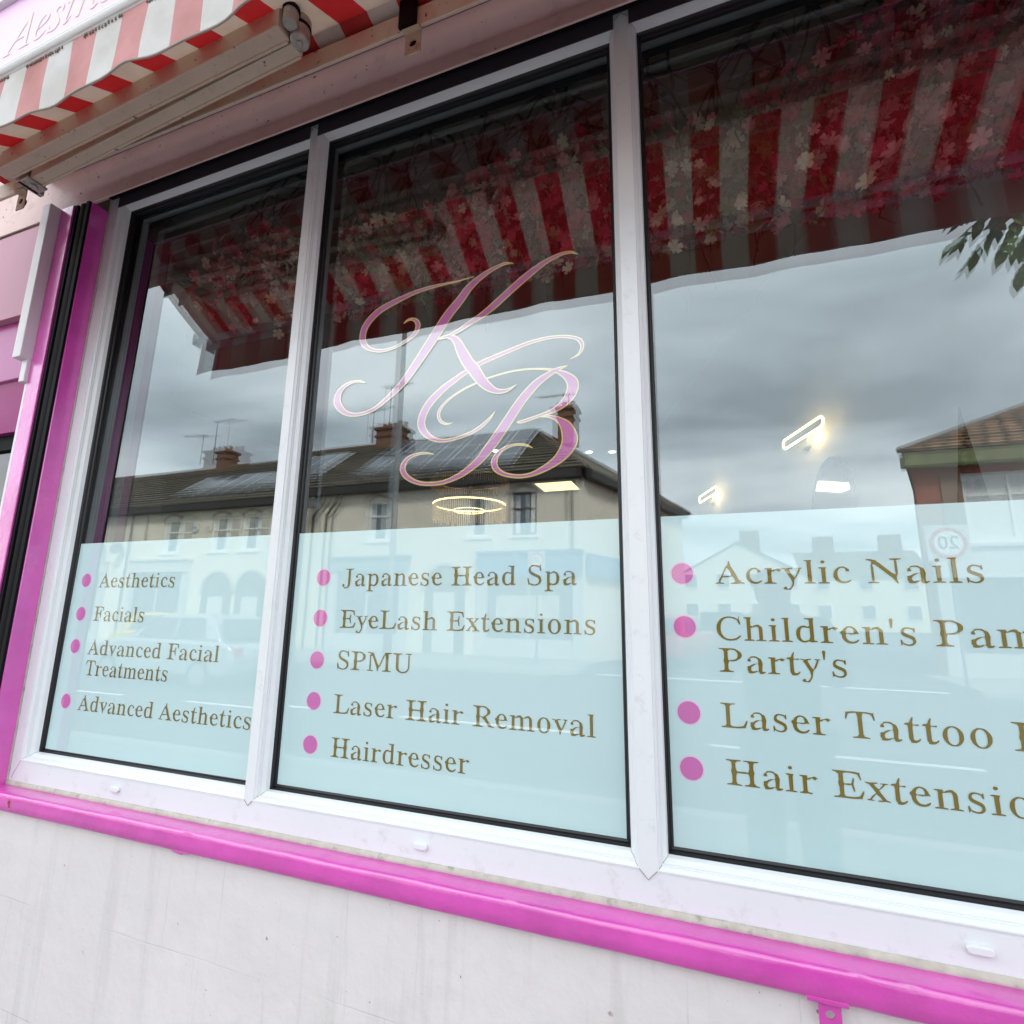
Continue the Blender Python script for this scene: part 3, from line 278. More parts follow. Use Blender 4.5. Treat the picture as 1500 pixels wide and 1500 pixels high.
# ------------------------------------------------------------------ shop window
Z0, Z1, ZF = .9765, 2.809, 1.596
PANES = [(-1.883, -1.077), (-1.003, -.157), (-.075, .775)]
win = empty('shop_window', 'wide white three pane shop window with gold lettering on frosted film', 'shop window', loc=(-.55, 0, .9))
fr = MB(); FX0, FX1, FZ0, FZ1, FY = -1.952, .85, .8925, 2.894, -.046
fr.box(FX0, PANES[0][0] - .024, FY, .05, FZ0, FZ1); fr.box(PANES[2][1] + .024, FX1, FY, .05, FZ0, FZ1)
fr.box(PANES[0][0] - .024, PANES[2][1] + .024, FY, .05, FZ0, Z0 - .024); fr.box(PANES[0][0] - .024, PANES[2][1] + .024, FY, .05, Z1 + .024, FZ1)
fr.build('frame', upvc, win, bevel=.002)
jm_ = MB()
for a, b in PANES:
    for sx in (-1, 1):
        for sz in (-1, 1):
            X, Zc = (a, b)[sx > 0], (Z0, Z1)[sz > 0]
            jm_.tube([(X + sx * o_, y_ - .0004, Zc + sz * o_) for o_, y_ in ((.0072, -.0128), (.0095, -.025), (.012, -.0275), (.0165, -.0325), (.0188, -.041), (.0225, -.0448), (.0262, -.0478))], .00045, 5)
for a, b in ((PANES[0][1], PANES[1][0]), (PANES[1][1], PANES[2][0])):
    c = (a + b) / 2; w = (b - a) / 2 - .026
    for zz_, sz in ((Z0, -1), (Z1, 1)):
        jm_.tube([(a + .026, -.0484, zz_ + sz * .026), (c, -.0484, zz_ + sz * (.026 + w)), (b - .026, -.0484, zz_ + sz * .026)], .0006, 5)
jm_.tube([(PANES[0][0] - .026, -.0464, Z0 - .026), (FX0 + .012, -.0464, FZ0 + .008)], .0005, 5)
jm_.build('mitre_joint', mat('joint_grey', (.25, .24, .23), .8), win)
for a, b in ((PANES[0][1], PANES[1][0]), (PANES[1][1], PANES[2][0])):
    m = MB(); xl, xr = a + .0235, b - .0235; c = (xl + xr) / 2; w = (xr - xl) / 2
    m.prism([(c, Z0 - .024 - w * 1.05), (xr, Z0 - .024), (xr, Z1 + .024), (c, Z1 + .024 + w * 1.05), (xl, Z1 + .024), (xl, Z0 - .024)], FY - .0015, .05, 'y')
    m.build('mullion', upvc, win, bevel=.0012)
BEAD = [(.007, -.0125), (.0095, -.025), (.012, -.0275), (.0165, -.0325), (.0172, -.037), (.0182, -.0372), (.0188, -.041), (.0225, -.0448), (.0238, -.0478), (.0262, -.0478), (.0264, -.044)]
GASK = [(-.002, .001), (-.0015, -.003), (.0015, -.0052), (.0035, -.005), (.0045, -.0105), (.0072, -.0145), (.0075, -.012)]
SPAC = [(.0005, .0015), (.0005, .05)]
for a, b in PANES:
    MB().ring(a, b, Z0, Z1, BEAD).build('glazing_bead', upvc_in, win)
    MB().ring(a, b, Z0, Z1, GASK).ring(a, b, Z0, Z1, SPAC).build('gasket', rubber, win)
    MB().box(a - .0225, b + .0225, -.0505, -.0487, 2.808, 2.93).build('head_shade_plate', mat('head_shade_dark', (.05, .04, .05), .6), win)  # thin dark plate standing in for the deep shade over the top rail
MB().box(FX0, FX1, -.0485, -.0475, 2.853, 2.93).build('head_shade_plate', mat('head_shade_dark', (.05, .04, .05), .6), win)
for x in (-1.417 * 1.054, -.544 * 1.054, .337 * 1.054):
    m = MB(); h, w = .0062, .017; pts = [(x + w * math.cos(t) if False else x + (w - h) * (1 if math.cos(t) > 0 else -1) + h * math.cos(t), .922 + h * math.sin(t)) for t in [6.2832 * (i + .5) / 20 for i in range(20)]]
    m.prism(pts, FY - .008, FY - .0002, 'y'); m.build('drain_cap', upvc_in, win, bevel=.002)
# glass, film and lettering of each pane
LINES = [
    [('Aesthetics', -1.7625, 1.4556, -1.4387), ('Facials', -1.7629, 1.3545, -1.5444), ('Advanced Facial', -1.7633, 1.255, -1.2343), ('Treatments', -1.7606, 1.195, -1.4175), ('Advanced Aesthetics', -1.7661, 1.0947, -1.1016)],
    [('Japanese Head Spa', -.8515, 1.457, -.2501), ('EyeLash Extensions', -.851, 1.3545, -.2128), ('SPMU', -.8501, 1.2562, -.6425), ('Laser Hair Removal', -.8514, 1.154, -.2149), ('Hairdresser', -.85, 1.0558, -.4886)],
    [('Acrylic Nails', .0253, 1.4578, .4472), ("Children's Pamper", .0224, 1.3515, None), ("Party's", .0236, 1.2932, .2324), ('Laser Tattoo Removal', .0208, 1.1938, None), ('Hair Extensions', .0249, 1.0955, None)]]
DOTS = [(-1.8245, [1.4783, 1.3749, 1.2771, 1.1163]), (-.9114, [1.4785, 1.3769, 1.2746, 1.1776, 1.0769]), (-.0359, [1.4786, 1.3747, 1.2149, 1.1158])]
TILT_O = [(.006, 0), (0, 0), (0, 0)]
TILT_I = [(.004, -.0095), (-.001, .006), (.002, -.001)]
SX3 = .000965
for i, (a, b) in enumerate(PANES):
    za, zx = TILT_O[i]; xc, zc = (a + b) / 2, 1.5
    def Y(x, z, d=0): return d + za * (z - zc) + zx * (x - xc)
    e_ = .004
    def sheet(x0, x1, z0, z1, d):
        return MB().add([(x0, Y(x0, z0, d), z0), (x1, Y(x1, z0, d), z0), (x1, Y(x1, z1, d), z1), (x0, Y(x0, z1, d), z1)], [(0, 1, 2, 3)])
    pane = sheet(a - e_, b + e_, Z0 - e_, Z1 + e_, 0).build('glass_pane', glass_o, win)
    ia, ib = TILT_I[i]
    def YI(x, z): return .028 + ia * (z - zc) + ib * (x - xc)
    MB().add([(x, YI(x, z), z) for x, z in ((a - e_, Z0 - e_), (b + e_, Z0 - e_), (b + e_, Z1 + e_), (a - e_, Z1 + e_))], [(0, 1, 2, 3)]).build('glass_sheet', glass_i, pane)
    sheet(a + .002, b - .002, Z0 - e_, ZF, -.0008).build('frosted_film', film, pane)
    for (t, x0, zb, x1) in LINES[i]:
        m = text_mb(t, x0, zb, 0, x1)
        if x1 is None:
            # lines that run out of the picture share the letter spacing of their neighbours
            m = text_mb(t, x0, zb, 0, None, .0432); m.v = [(x0 + (v[0] - x0) * 1.16, v[1], v[2]) for v in m.v]
        m.v = [(v[0], Y(v[0], v[2], -.0016), v[2]) for v in m.v]
        m.build('lettering_line', gold, pane)
    for z in DOTS[i][1]:
        m = MB(); x = DOTS[i][0]; m.disc((x, Y(x, z, -.0013), z), .0232, 40); m.m = 1; m.disc((x, Y(x, z, -.0017), z), .0205, 40); m.build('bullet_dot', [palev, pinkv], pane)
    if i == 1:
        for name, idx in (('monogram_letter', (0, 1, 2, 3)), ('monogram_letter', (4, 5, 6, 7))):
            m = MB(); base = -.0030 if idx[0] == 0 else -.0012; kb_ = lambda v: v
            for n_, q in enumerate(idx):
                P = catmull(KB[q], 7); rim = .0031
                for layer in (0, 1):
                    vs = []; fs = []
                    for j, (x, z, w) in enumerate(P):
                        x2, z2 = P[min(j + 1, len(P) - 1)][:2]; x1_, z1_ = P[max(j - 1, 0)][:2]; l = math.hypot(x2 - x1_, z2 - z1_) or 1
                        hw = max(.0003, w / 2) if layer == 0 else max(0.00005, w / 2 - rim)
                        nx, nz = -(z2 - z1_) / l * hw, (x2 - x1_) / l * hw; y = base - n_ * .00012 - layer * .0006
                        vs += [(x + nx, y, z + nz), (x - nx, y, z - nz)]
                    fs = [(2 * j, 2 * j + 1, 2 * j + 3, 2 * j + 2) for j in range(len(P) - 1)]
                    m.m = layer; m.add(vs, fs)
            qs = (1.1 + .0275) / 1.097; m.v = [(v[0] * qs, YI(v[0] * qs, 1.4 + (v[2] - 1.4) * qs) + v[1], 1.4 + (v[2] - 1.4) * qs) for v in m.v]
            m.build(name, [goldrim, pinkm], pane)

# ------------------------------------------------------------------ wall, sill, reveals
wm = bpy.data.materials.new('painted_brick_wall'); wm.use_nodes = True; t = wm.node_tree; p = t.nodes['Principled BSDF']; p.inputs['Roughness'].default_value = .62
c = t.nodes.new('ShaderNodeTexCoord')
def tex(kind, scale, detail=4, rough=.5, vec=None):
    n = t.nodes.new(kind); n.inputs['Scale'].default_value = scale
    if 'Detail' in n.inputs: n.inputs['Detail'].default_value = detail; n.inputs['Roughness'].default_value = rough
    t.links.new(vec or c.outputs['Object'], n.inputs['Vector']); return n
def ramp(src, a, ca, b, cb):
    q = t.nodes.new('ShaderNodeValToRGB'); q.color_ramp.elements[0].position = a; q.color_ramp.elements[0].color = (*ca, 1); q.color_ramp.elements[1].position = b; q.color_ramp.elements[1].color = (*cb, 1); t.links.new(src, q.inputs[0]); return q.outputs[0]
def mixc(fac, a, b, mode='MIX'):
    x = t.nodes.new('ShaderNodeMix'); x.data_type = 'RGBA'; x.blend_type = mode
    for k_, v in (('Factor', fac), ('A', a), ('B', b)):
        if hasattr(v, 'links') or hasattr(v, 'is_linked'): t.links.new(v, x.inputs[k_])
        else: x.inputs[k_].default_value = v if k_ == 'Factor' else (*v, 1)
    return x.outputs['Result']
big = tex('ShaderNodeTexNoise', 2.2, 6, .6); col = ramp(big.outputs['Fac'], .35, (.69, .655, .67), .65, (.76, .725, .735))
pm = t.nodes.new('ShaderNodeMapping'); pm.inputs['Rotation'].default_value = (R(90), 0, 0); pm.inputs['Location'].default_value = (.05, .12, 0); t.links.new(c.outputs['Object'], pm.inputs[0])
wob = tex('ShaderNodeTexNoise', 7, 3); wv = t.nodes.new('ShaderNodeMix'); wv.data_type = 'VECTOR'; wv.inputs['Factor'].default_value = .012; t.links.new(pm.outputs[0], wv.inputs['A']); t.links.new(wob.outputs['Color'], wv.inputs['B'])
bk = t.nodes.new('ShaderNodeTexBrick'); t.links.new(wv.outputs['Result'], bk.inputs['Vector']); bk.inputs['Scale'].default_value = 1; bk.inputs['Brick Width'].default_value = .165; bk.inputs['Row Height'].default_value = .245; bk.inputs['Mortar Size'].default_value = .0016; bk.inputs['Mortar Smooth'].default_value = .7; bk.offset = .37
patch = tex('ShaderNodeTexNoise', 3.1, 3); jm = ramp(patch.outputs['Fac'], .48, (0, 0, 0), .68, (.4, .4, .4))
jj = mixc(jm, (0, 0, 0), bk.outputs['Fac']); col = mixc(jj, col, (.47, .45, .47))
x_ = t.nodes.new('ShaderNodeMath'); x_.operation = 'MULTIPLY'
sp = tex('ShaderNodeTexNoise', 55, 3, .5); spm = ramp(sp.outputs['Fac'], .735, (0, 0, 0), .76, (1, 1, 1)); col = mixc(spm, col, (.22, .2, .2))
# run-off stains below the sill
st = t.nodes.new('ShaderNodeMapping'); st.inputs['Scale'].default_value = (16, 1, 1.1); t.links.new(c.outputs['Object'], st.inputs[0]); sn = tex('ShaderNodeTexNoise', 1, 5, .6, st.outputs[0]); sm_ = ramp(sn.outputs['Fac'], .55, (0, 0, 0), .8, (.6, .6, .6)); col = mixc(sm_, col, (.4, .38, .38))
pt = tex('ShaderNodeTexNoise', 4.3, 7, .66); ptm = ramp(pt.outputs['Fac'], .52, (0, 0, 0), .72, (.5, .5, .5)); col = mixc(ptm, col, (.60, .58, .57)); pt2 = tex('ShaderNodeTexNoise', 1.3, 3, .5); col = mixc(ramp(pt2.outputs['Fac'], .5, (0, 0, 0), .6, (.5, .5, .5)), col, (.68, .66, .66)); fl_ = tex('ShaderNodeTexNoise', 130, 3, .6); col = mixc(ramp(fl_.outputs['Fac'], .7, (0, 0, 0), .74, (.5, .5, .5)), col, (.3, .28, .27))
t.links.new(col, p.inputs['Base Color'])
fb = tex('ShaderNodeTexNoise', 120, 4, .6); lb = tex('ShaderNodeTexNoise', 9, 4, .55)
b1 = t.nodes.new('ShaderNodeBump'); b1.inputs['Strength'].default_value = .07; b1.inputs['Distance'].default_value = .004; t.links.new(fb.outputs['Fac'], b1.inputs['Height'])
b2 = t.nodes.new('ShaderNodeBump'); b2.inputs['Strength'].default_value = .24; b2.inputs['Distance'].default_value = .02; t.links.new(lb.outputs['Fac'], b2.inputs['Height']); t.links.new(b1.outputs[0], b2.inputs['Normal'])
b3 = t.nodes.new('ShaderNodeBump'); b3.invert = True; b3.inputs['Strength'].default_value = .5; b3.inputs['Distance'].default_value = .003; t.links.new(jj, b3.inputs['Height']); t.links.new(b2.outputs[0], b3.inputs['Normal']); t.links.new(b3.outputs[0], p.inputs['Normal'])
w_ = MB().box(-2.2, 6, -.078, .12, -.12, .845).build('stall_riser', wm)
tag(w_, 'pale lilac painted wall with faint block joints below the pink sill', 'wall')
for q in ((-.35, .53), (-1.06, .36)): pass

def wavy_bar(x0, x1, prof, step, amp, seed, close=True):
    """long moulding along x with hand-painted unevenness; prof: (y,z) outline"""
    rnd = random.Random(seed); n = int((x1 - x0) / step); m = MB(); k_ = len(prof); vs = []; fs = []
    ph = [[rnd.uniform(0, 6.28) for _ in range(4)] for _ in range(k_)]
    for i in range(n + 1):
        x = x0 + (x1 - x0) * i / n
        for j, (y, z) in enumerate(prof):
            d = amp * (math.sin(x * 9 + ph[j][0]) * .5 + math.sin(x * 23 + ph[j][1]) * .3 + math.sin(x * 61 + ph[j][2]) * .2 + rnd.uniform(-.25, .25))
            vs.append((x, y - d * .6, z + d))
    for i in range(n):
        for j in range(k_): fs.append((i * k_ + j, i * k_ + (j + 1) % k_, (i + 1) * k_ + (j + 1) % k_, (i + 1) * k_ + j))
    fs += [tuple(range(k_))[::-1], tuple(n * k_ + j for j in range(k_))]
    return m.add(vs, fs)
sill = wavy_bar(-2.3, 1.6, [(-.03, .8835), (-.06, .8825), (-.086, .8812), (-.0925, .8795), (-.0955, .876), (-.097, .871), (-.0976, .855), (-.0972, .840), (-.094, .8362), (-.078, .836), (-.03, .836)], .016, .0008, 3).build('window_sill', pinkpaint, smooth=True)
smooth_by_angle(sill, 50)
tag(sill, 'glossy bright pink painted sill running under the whole window', 'window sill')
m = MB(); bx = .146
m.add([], [])
def tab(m, x, z0, w, h, y, hole):
    n = 20; o_ = []; i_ = []
    for k_ in range(n):
        a = 6.2832 * (k_ + .5) / n; ca, sa = math.cos(a), math.sin(a); s_ = 1 / max(abs(ca), abs(sa))
        o_.append((x + w / 2 * ca * s_, z0 - h / 2 + h / 2 * sa * s_)); i_.append((x + hole * ca, z0 - h * .55 + hole * sa))
    for yy in (y, y + .003): m.add([(p_[0], yy, p_[1]) for p_ in o_] + [(p_[0], yy, p_[1]) for p_ in i_], [(k_, (k_ + 1) % n, n + (k_ + 1) % n, n + k_) for k_ in range(n)])
    m.add([(p_[0], yy, p_[1]) for p_ in o_ for yy in (y, y + .003)], [(2 * k_, 2 * ((k_ + 1) % n), 2 * ((k_ + 1) % n) + 1, 2 * k_ + 1) for k_ in range(n)])
    m.add([(p_[0], yy, p_[1]) for p_ in i_ for yy in (y, y + .003)], [(2 * k_, 2 * ((k_ + 1) % n), 2 * ((k_ + 1) % n) + 1, 2 * k_ + 1) for k_ in range(n)])
tab(m, bx, .839, .030, .036, -.095, .006)
m.box(bx - .03, bx + .025, -.0985, -.09, .8335, .84); m.build('bracket', pinkpaint, sill, bevel=.001)
m = MB(); m.disc((-1.835, -.0981, .861), .006, 7); m.disc((-1.832, -.0981, .852), .004, 6); m.build('rust_chip', mat('rust_spot', (.32, .07, .02), .9, .3, 200), sill)
m = MB(); m.prism([(-1.225, .838), (-1.2, .832), (-1.178, .830), (-1.168, .833), (-1.155, .834), (-1.145, .838)], -.0955, -.085, 'y'); m.build('paint_lump', pinkpaint, sill, bevel=.002)
seal = wavy_bar(-1.953, .85, [(-.047, .8935), (-.0505, .891), (-.0525, .886), (-.051, .879), (-.03, .879), (-.03, .8935)], .012, .0008, 5).build('sealant_bead', mat('dirty_sealant', (.52, .50, .44), .8, .12, 40, .3, 60, dirt=(.13, .12, .09), dirt_amt=.8, dscale=34), win, smooth=True)
m = MB(); m.prism([(-1.965, .881), (-1.9525, .881), (-1.9525, 2.9), (-1.956, 2.9)], -.05, -.044, 'y'); m.build('sealant_bead', MATS['dirty_sealant'], win)

# left reveal, shutter guide, pilaster, white moulding
rv = MB().box(-2.03, -1.9535, -.1045, .02, .86, 2.8025).build('window_reveal', pinkpaint, bevel=.003)
tag(rv, 'deep magenta painted reveal beside the left edge of the window', 'reveal')
sh = empty('roller_shutter', 'black rolled up shutter with its guide rail left of the window', 'roller shutter', loc=(-2, -.1, .88))
m = MB(); m.box(-2.03, -2.0155, -.112, -.104, .845, 2.8); m.box(-1.972, -1.9555, -.112, -.1044, .845, 2.8)
m.prism([(-1.995 + .017 * math.cos(a), -.1046 - .006 * max(0, math.sin(a)) - (0 if math.sin(a) >= 0 else -.0002)) for a in [6.2832 * i / 28 for i in range(28)]], .845, 2.8, 'z')
m.build('guide_rail', black, sh, smooth=False)
MB().box(-1.95, 3, -.079, -.052, 2.85, 3.1).build('shutter_slat', black, sh, bevel=.003)
pil = empty('pilaster', 'pale pink pilaster with a stepped white moulding left of the shutter rail', 'pilaster', loc=(-2.06, -.11, 0))
MB().box(-2.098, -2.0305, -.1175, .02, -.12, 2.8).build('pink_face', pinkpaint, pil, bevel=.002)
MB().box(-2.143, -2.0985, -.150, -.03, 2.215, 2.8).build('moulding', whitewood, pil, bevel=.0025)
MB().box(-2.127, -2.0985, -.128, -.03, 2.135, 2.2145).build('moulding_foot', whitewood, pil, bevel=.002)
MB().box(-2.112, -2.0985, -.1165, -.03, -.12, 2.1345).build('edge_strip', whitewood, pil, bevel=.002)

# entrance left of the pilaster
dr = empty('salon_door', 'black framed salon entrance under magenta panels at the far left', 'door', loc=(-2.6, 0, 0))
mg = mat('shaded_magenta', (.40, .025, .24), .35, .06, 6, coat=.3)  # pink paint darkened in colour to carry the shade of the recessed entrance
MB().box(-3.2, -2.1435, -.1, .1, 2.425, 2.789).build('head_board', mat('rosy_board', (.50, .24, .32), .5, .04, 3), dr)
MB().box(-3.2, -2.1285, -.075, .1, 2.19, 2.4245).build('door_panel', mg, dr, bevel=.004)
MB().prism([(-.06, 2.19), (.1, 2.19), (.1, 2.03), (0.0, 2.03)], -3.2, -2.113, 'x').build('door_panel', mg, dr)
m = MB(); m.box(-3.2, -2.1125, .02, .06, 1.97, 2.03); m.box(-2.16, -2.1125, .02, .06, -.1, 1.97); m.box(-3.2, -3.1, .02, .06, -.1, 1.97); m.build('frame', black, dr, bevel=.002)
m = MB(); m.box(-2.285, -2.235, -.03, .03, .2, 1.9); m.build('pull_handle', mat('pink_rail', (.75, .3, .55), .3), dr, bevel=.02, seg=4)
MB().box(-3.1, -2.16, .035, .045, -.1, 1.97).build('dark_glass', mat('dark_door_glass', (.01, .01, .012), .05), dr)

# fascia of the shutter box and the wall above
fa = empty('shutter_fascia', 'dirty pale pink metal fascia box over the window', 'fascia', loc=(-.5, -.1, 2.79))
MB().prism([(-.105, 2.798), (-.105, 2.838), (-.1025, 2.8415), (-.0856, 2.848), (-.0856, 2.842), (-.1015, 2.836), (-.1015, 2.803)][:3] + [(-.0995, 2.8415), (-.0995, 2.798)], -3.4, 4, 'x').build('fascia_lip', pinkpaint_old, fa, bevel=.0015)
MB().box(-3.4, 4, -.0992, -.094, 2.836, 3.12).build('fascia_board', pinkpaint_old, fa)
MB().box(-3.4, 4, -.0935, .12, 3.1005, 3.12).build('fascia_lid', pinkpaint_old, fa)
up = MB().box(-8, 8, -.09, .3, 3.1205, 7.5).build('facade_wall', mat('pale_pink_render', (.78, .66, .76), .8, .04, 2, .2, 50)); tag(up, 'pale pink rendered upper wall behind the shop sign', 'wall')
sg = MB().box(-3.6, 2.6, -.128, -.0905, 3.42, 4.02).build('shop_sign', mat('pink_sign_board', (.8, .52, .8), .35), bevel=.003); tag(sg, 'pale pink sign board with gold italic lettering above the awning', 'sign')
text_mb('Aesthetics', -2.72, 3.709, -.1292, None, .168, True).build('sign_lettering', mat('sign_gold', (.66, .57, .50), .4), sg)
MB().box(-3.6, 2.6, -.15, -.0905, 4.021, 4.3).build('sign_cap', mat('white_cap', (.85, .84, .86), .4), sg, bevel=.003)
pr_ = MB().box(.853, 8, -.1, .3, -.12, 3.12).build('pier', pinkpaint); tag(pr_, 'pink painted masonry pier at the right end of the window', 'pier')

# ------------------------------------------------------------------ awning
aw = empty('awning', 'half wound out awning of red and white striped canvas over the window', 'awning', loc=(-.1, -.1, 2.8))
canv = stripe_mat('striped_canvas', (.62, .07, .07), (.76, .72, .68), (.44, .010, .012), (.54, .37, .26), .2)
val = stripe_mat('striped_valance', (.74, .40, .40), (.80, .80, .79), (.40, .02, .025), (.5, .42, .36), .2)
AX0, AX1 = -2.2, 2.6
# canvas: from the roller down to the front bar, outer face up
m = MB(); nx, ny = 120, 10; vs = []; fs = []
for i in range(nx + 1):
    x = AX0 + (AX1 - AX0) * i / nx
    for j in range(ny + 1):
        tt = j / ny; y = -.268 - tt * .266; z = 2.834 - tt * .166 - .006 * math.sin(math.pi * tt) * (1 + .5 * math.sin(x * 2.3))
        vs.append((x, y, z))
for i in range(nx):
    for j in range(ny):
        a = i * (ny + 1) + j; fs.append((a, a + 1, a + ny + 2, a + ny + 1)[::-1])
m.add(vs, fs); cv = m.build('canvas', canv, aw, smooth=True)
# valance with a wavy hem
m = MB(); nx, ny = 420, 8; vs = []; fs = []; rnd = random.Random(4)
for i in range(nx + 1):
    x = AX0 + (AX1 - AX0) * i / nx
    hem = 2.494 + .0022 * math.sin(x * 9.2 + 1.2) + .0013 * math.sin(x * 23 + .4) + .004 * math.sin(x * 2.2 + 2.2)
    for j in range(ny + 1):
        tt = j / ny; amp = tt ** 1.3
        y = -.5455 + amp * (.005 * math.sin(x * 15 + 1.1 + tt) + .0025 * math.sin(x * 39 + 2 * tt))
        vs.append((x + .012 * amp * math.sin(x * 21), y, 2.652 + (hem - 2.652) * tt))
for i in range(nx):
    for j in range(ny):
        a = i * (ny + 1) + j; fs.append((a, a + 1, a + ny + 2, a + ny + 1))
m.add(vs, fs); vl = m.build('valance', val, aw, smooth=True)
hm = MB(); hm.tube([(vs[i * (ny + 1) + ny][0], vs[i * (ny + 1) + ny][1], vs[i * (ny + 1) + ny][2]) for i in range(0, nx + 1, 2)], .0022, 6); hm.build('hem_binding', mat('hem_tape', (.42, .36, .32), .8), vl)
m = MB(); pr = []
for i in range(36):
    a = 6.2832 * i / 36; rr = .0165 - (.0013 if i % 6 == 0 else 0); pr.append((-.541 + rr * math.cos(a), 2.665 + rr * math.sin(a)))
m.prism(pr, AX0 - .02, AX1 + .02, 'x'); fb_ = m.build('front_bar', mat('white_aluminium', (.78, .79, .80), .3, .02, 4), aw)
MB().box(AX0 - .032, AX0 - .0205, -.562, -.515, 2.635, 2.695).build('bar_end_cap', mat('white_aluminium', (.78, .79, .8), .3), fb_, bevel=.008)
m = MB(); rnd = random.Random(9); x = AX0 + .01
while x < 1.4:
    if math.sin(x * 31) > -.55: m.box(x, x + rnd.uniform(.002, .0045), -.5485, -.5465, 2.6385 + rnd.uniform(-.003, .001), 2.6425 + rnd.uniform(0, .004))
    x += rnd.uniform(.006, .012)
tag(m.build('seam_stitching', mat('brown_thread', (.17, .12, .1), .9), vl), kind='stuff')
m = MB(); m.tube([(AX0, -.245, 2.876), (AX1, -.245, 2.876)], .048, 24); m.build('roller', canv, aw, smooth=True)
MB().box(AX0 - .05, 3.1, -.253, -.244, 2.748, 2.806).box(AX0 - .05, 3.1, -.2435, -.212, 2.80, 2.806).build('torsion_bar', cream, aw, bevel=.003)
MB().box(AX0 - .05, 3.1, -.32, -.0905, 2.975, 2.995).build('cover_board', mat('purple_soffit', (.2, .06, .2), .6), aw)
def bar_between(m, A, B, w, h):
    A = Vector(A); B = Vector(B); d = (B - A); l = d.length; d.normalize(); s_ = d.cross(Vector((0, 0, 1))).normalized(); u_ = s_.cross(d)
    M = Matrix((( d.x, s_.x, u_.x, A.x), (d.y, s_.y, u_.y, A.y), (d.z, s_.z, u_.z, A.z), (0, 0, 0, 1)))
    m.box(0, l, -w / 2, w / 2, -h / 2, h / 2, M); m.box(.004, l - .004, -w / 2 - .0015, -w / 2 + .006, -h / 2 - .005, -h / 2 + .004, M); return m
alu = mat('dull_cast_aluminium', (.42, .40, .36), .42, .25, 60, .2, 80, metal=.35)
def arm(S_, E_, F_):
    g = bar_between(MB(), S_, E_, .034, .052).build('arm', cream, aw, bevel=.004)
    h_ = bar_between(MB(), F_, (E_[0], E_[1] - .045, E_[2] - .004), .038, .062).build('forearm', cream, aw, bevel=.004)
    e = MB(); c_ = Vector(E_) + Vector((.03, -.022, 0)); e.tube([c_ + Vector((-.01, .006, -.034)), c_ + Vector((-.01, .006, .03))], .022, 18); e.tube([c_ + Vector((-.008, -.028, -.026)), c_ + Vector((-.008, -.028, .045))], .017, 16); e.tube([c_ + Vector((-.01, .006, -.040)), c_ + Vector((-.01, .006, -.0345))], .007, 12)
    ej = e.build('elbow_joint', alu, aw, bevel=.003); smooth_by_angle(ej)
    e = MB(); e.tube([c_ + Vector((-.008, -.028, .008)), c_ + Vector((-.008, -.028, .018))], .0195, 16); e.tube([c_ + Vector((-.01, .006, .0)), c_ + Vector((-.01, .006, .008))], .0235, 18); e.build('elbow_band', black, ej)
    e = MB(); fx = Vector(F_); e.box(fx.x - .03, fx.x + .012, fx.y - .02, fx.y + .02, fx.z - .028, fx.z + .02); e.prism([(fx.x - .03, fx.y - .02), (fx.x - .005, fx.y - .02), (fx.x - .03, -.52), (fx.x - .055, -.52)], fx.z - .02, fx.z + .005, 'z'); e.build('end_link', cream, aw, bevel=.004)
    e = MB(); sx = Vector(S_); e.box(sx.x - .045, sx.x + .01, sx.y - .028, sx.y + .028, sx.z - .034, sx.z - .026); e.box(sx.x - .045, sx.x + .01, sx.y - .028, sx.y + .028, sx.z + .028, sx.z + .036); e.box(sx.x - .05, sx.x - .03, sx.y - .03, sx.y + .04, sx.z - .034, sx.z + .036); e.tube([sx + Vector((-.01, 0, -.04)), sx + Vector((-.01, 0, .042))], .011, 12); e.build('shoulder_joint', alu, aw, bevel=.002)
arm((-1.965, -.258, 2.772), (-.845, -.322, 2.742), (-1.955, -.338, 2.735))
arm((2.3, -.258, 2.772), (1.2, -.322, 2.742), (2.28, -.338, 2.735))
rusty = mat('rusty_bracket_paint', (.5, .4, .3), .7, .15, 20, .3, 60, dirt=(.22, .07, .02), dirt_amt=1, dscale=26)
for x in (-.585, -2.06):
    m = MB(); m.box(x - .024, x + .024, -.262, -.2535, 2.752, 2.85); m.box(x - .024, x + .024, -.262, -.21, 2.8065, 2.813); b_ = m.build('wall_bracket', black if x > -1 else rusty, aw, bevel=.002)
    m = MB(); tab(m, x + .012, 2.744, .042, .066, -.25, .010); m.box(x - .012, x + .034, -.262, -.247, 2.738, 2.7415); m.build('fixing_lug', rusty, b_, bevel=.001); MB().tube([(x + .012, -.2465, 2.744 - .0363), (x + .012, -.24, 2.744 - .0363)], .013, 16).build('hole_shade_disc', black, b_)  # black disc behind the lug hole stands in for the dark inside it
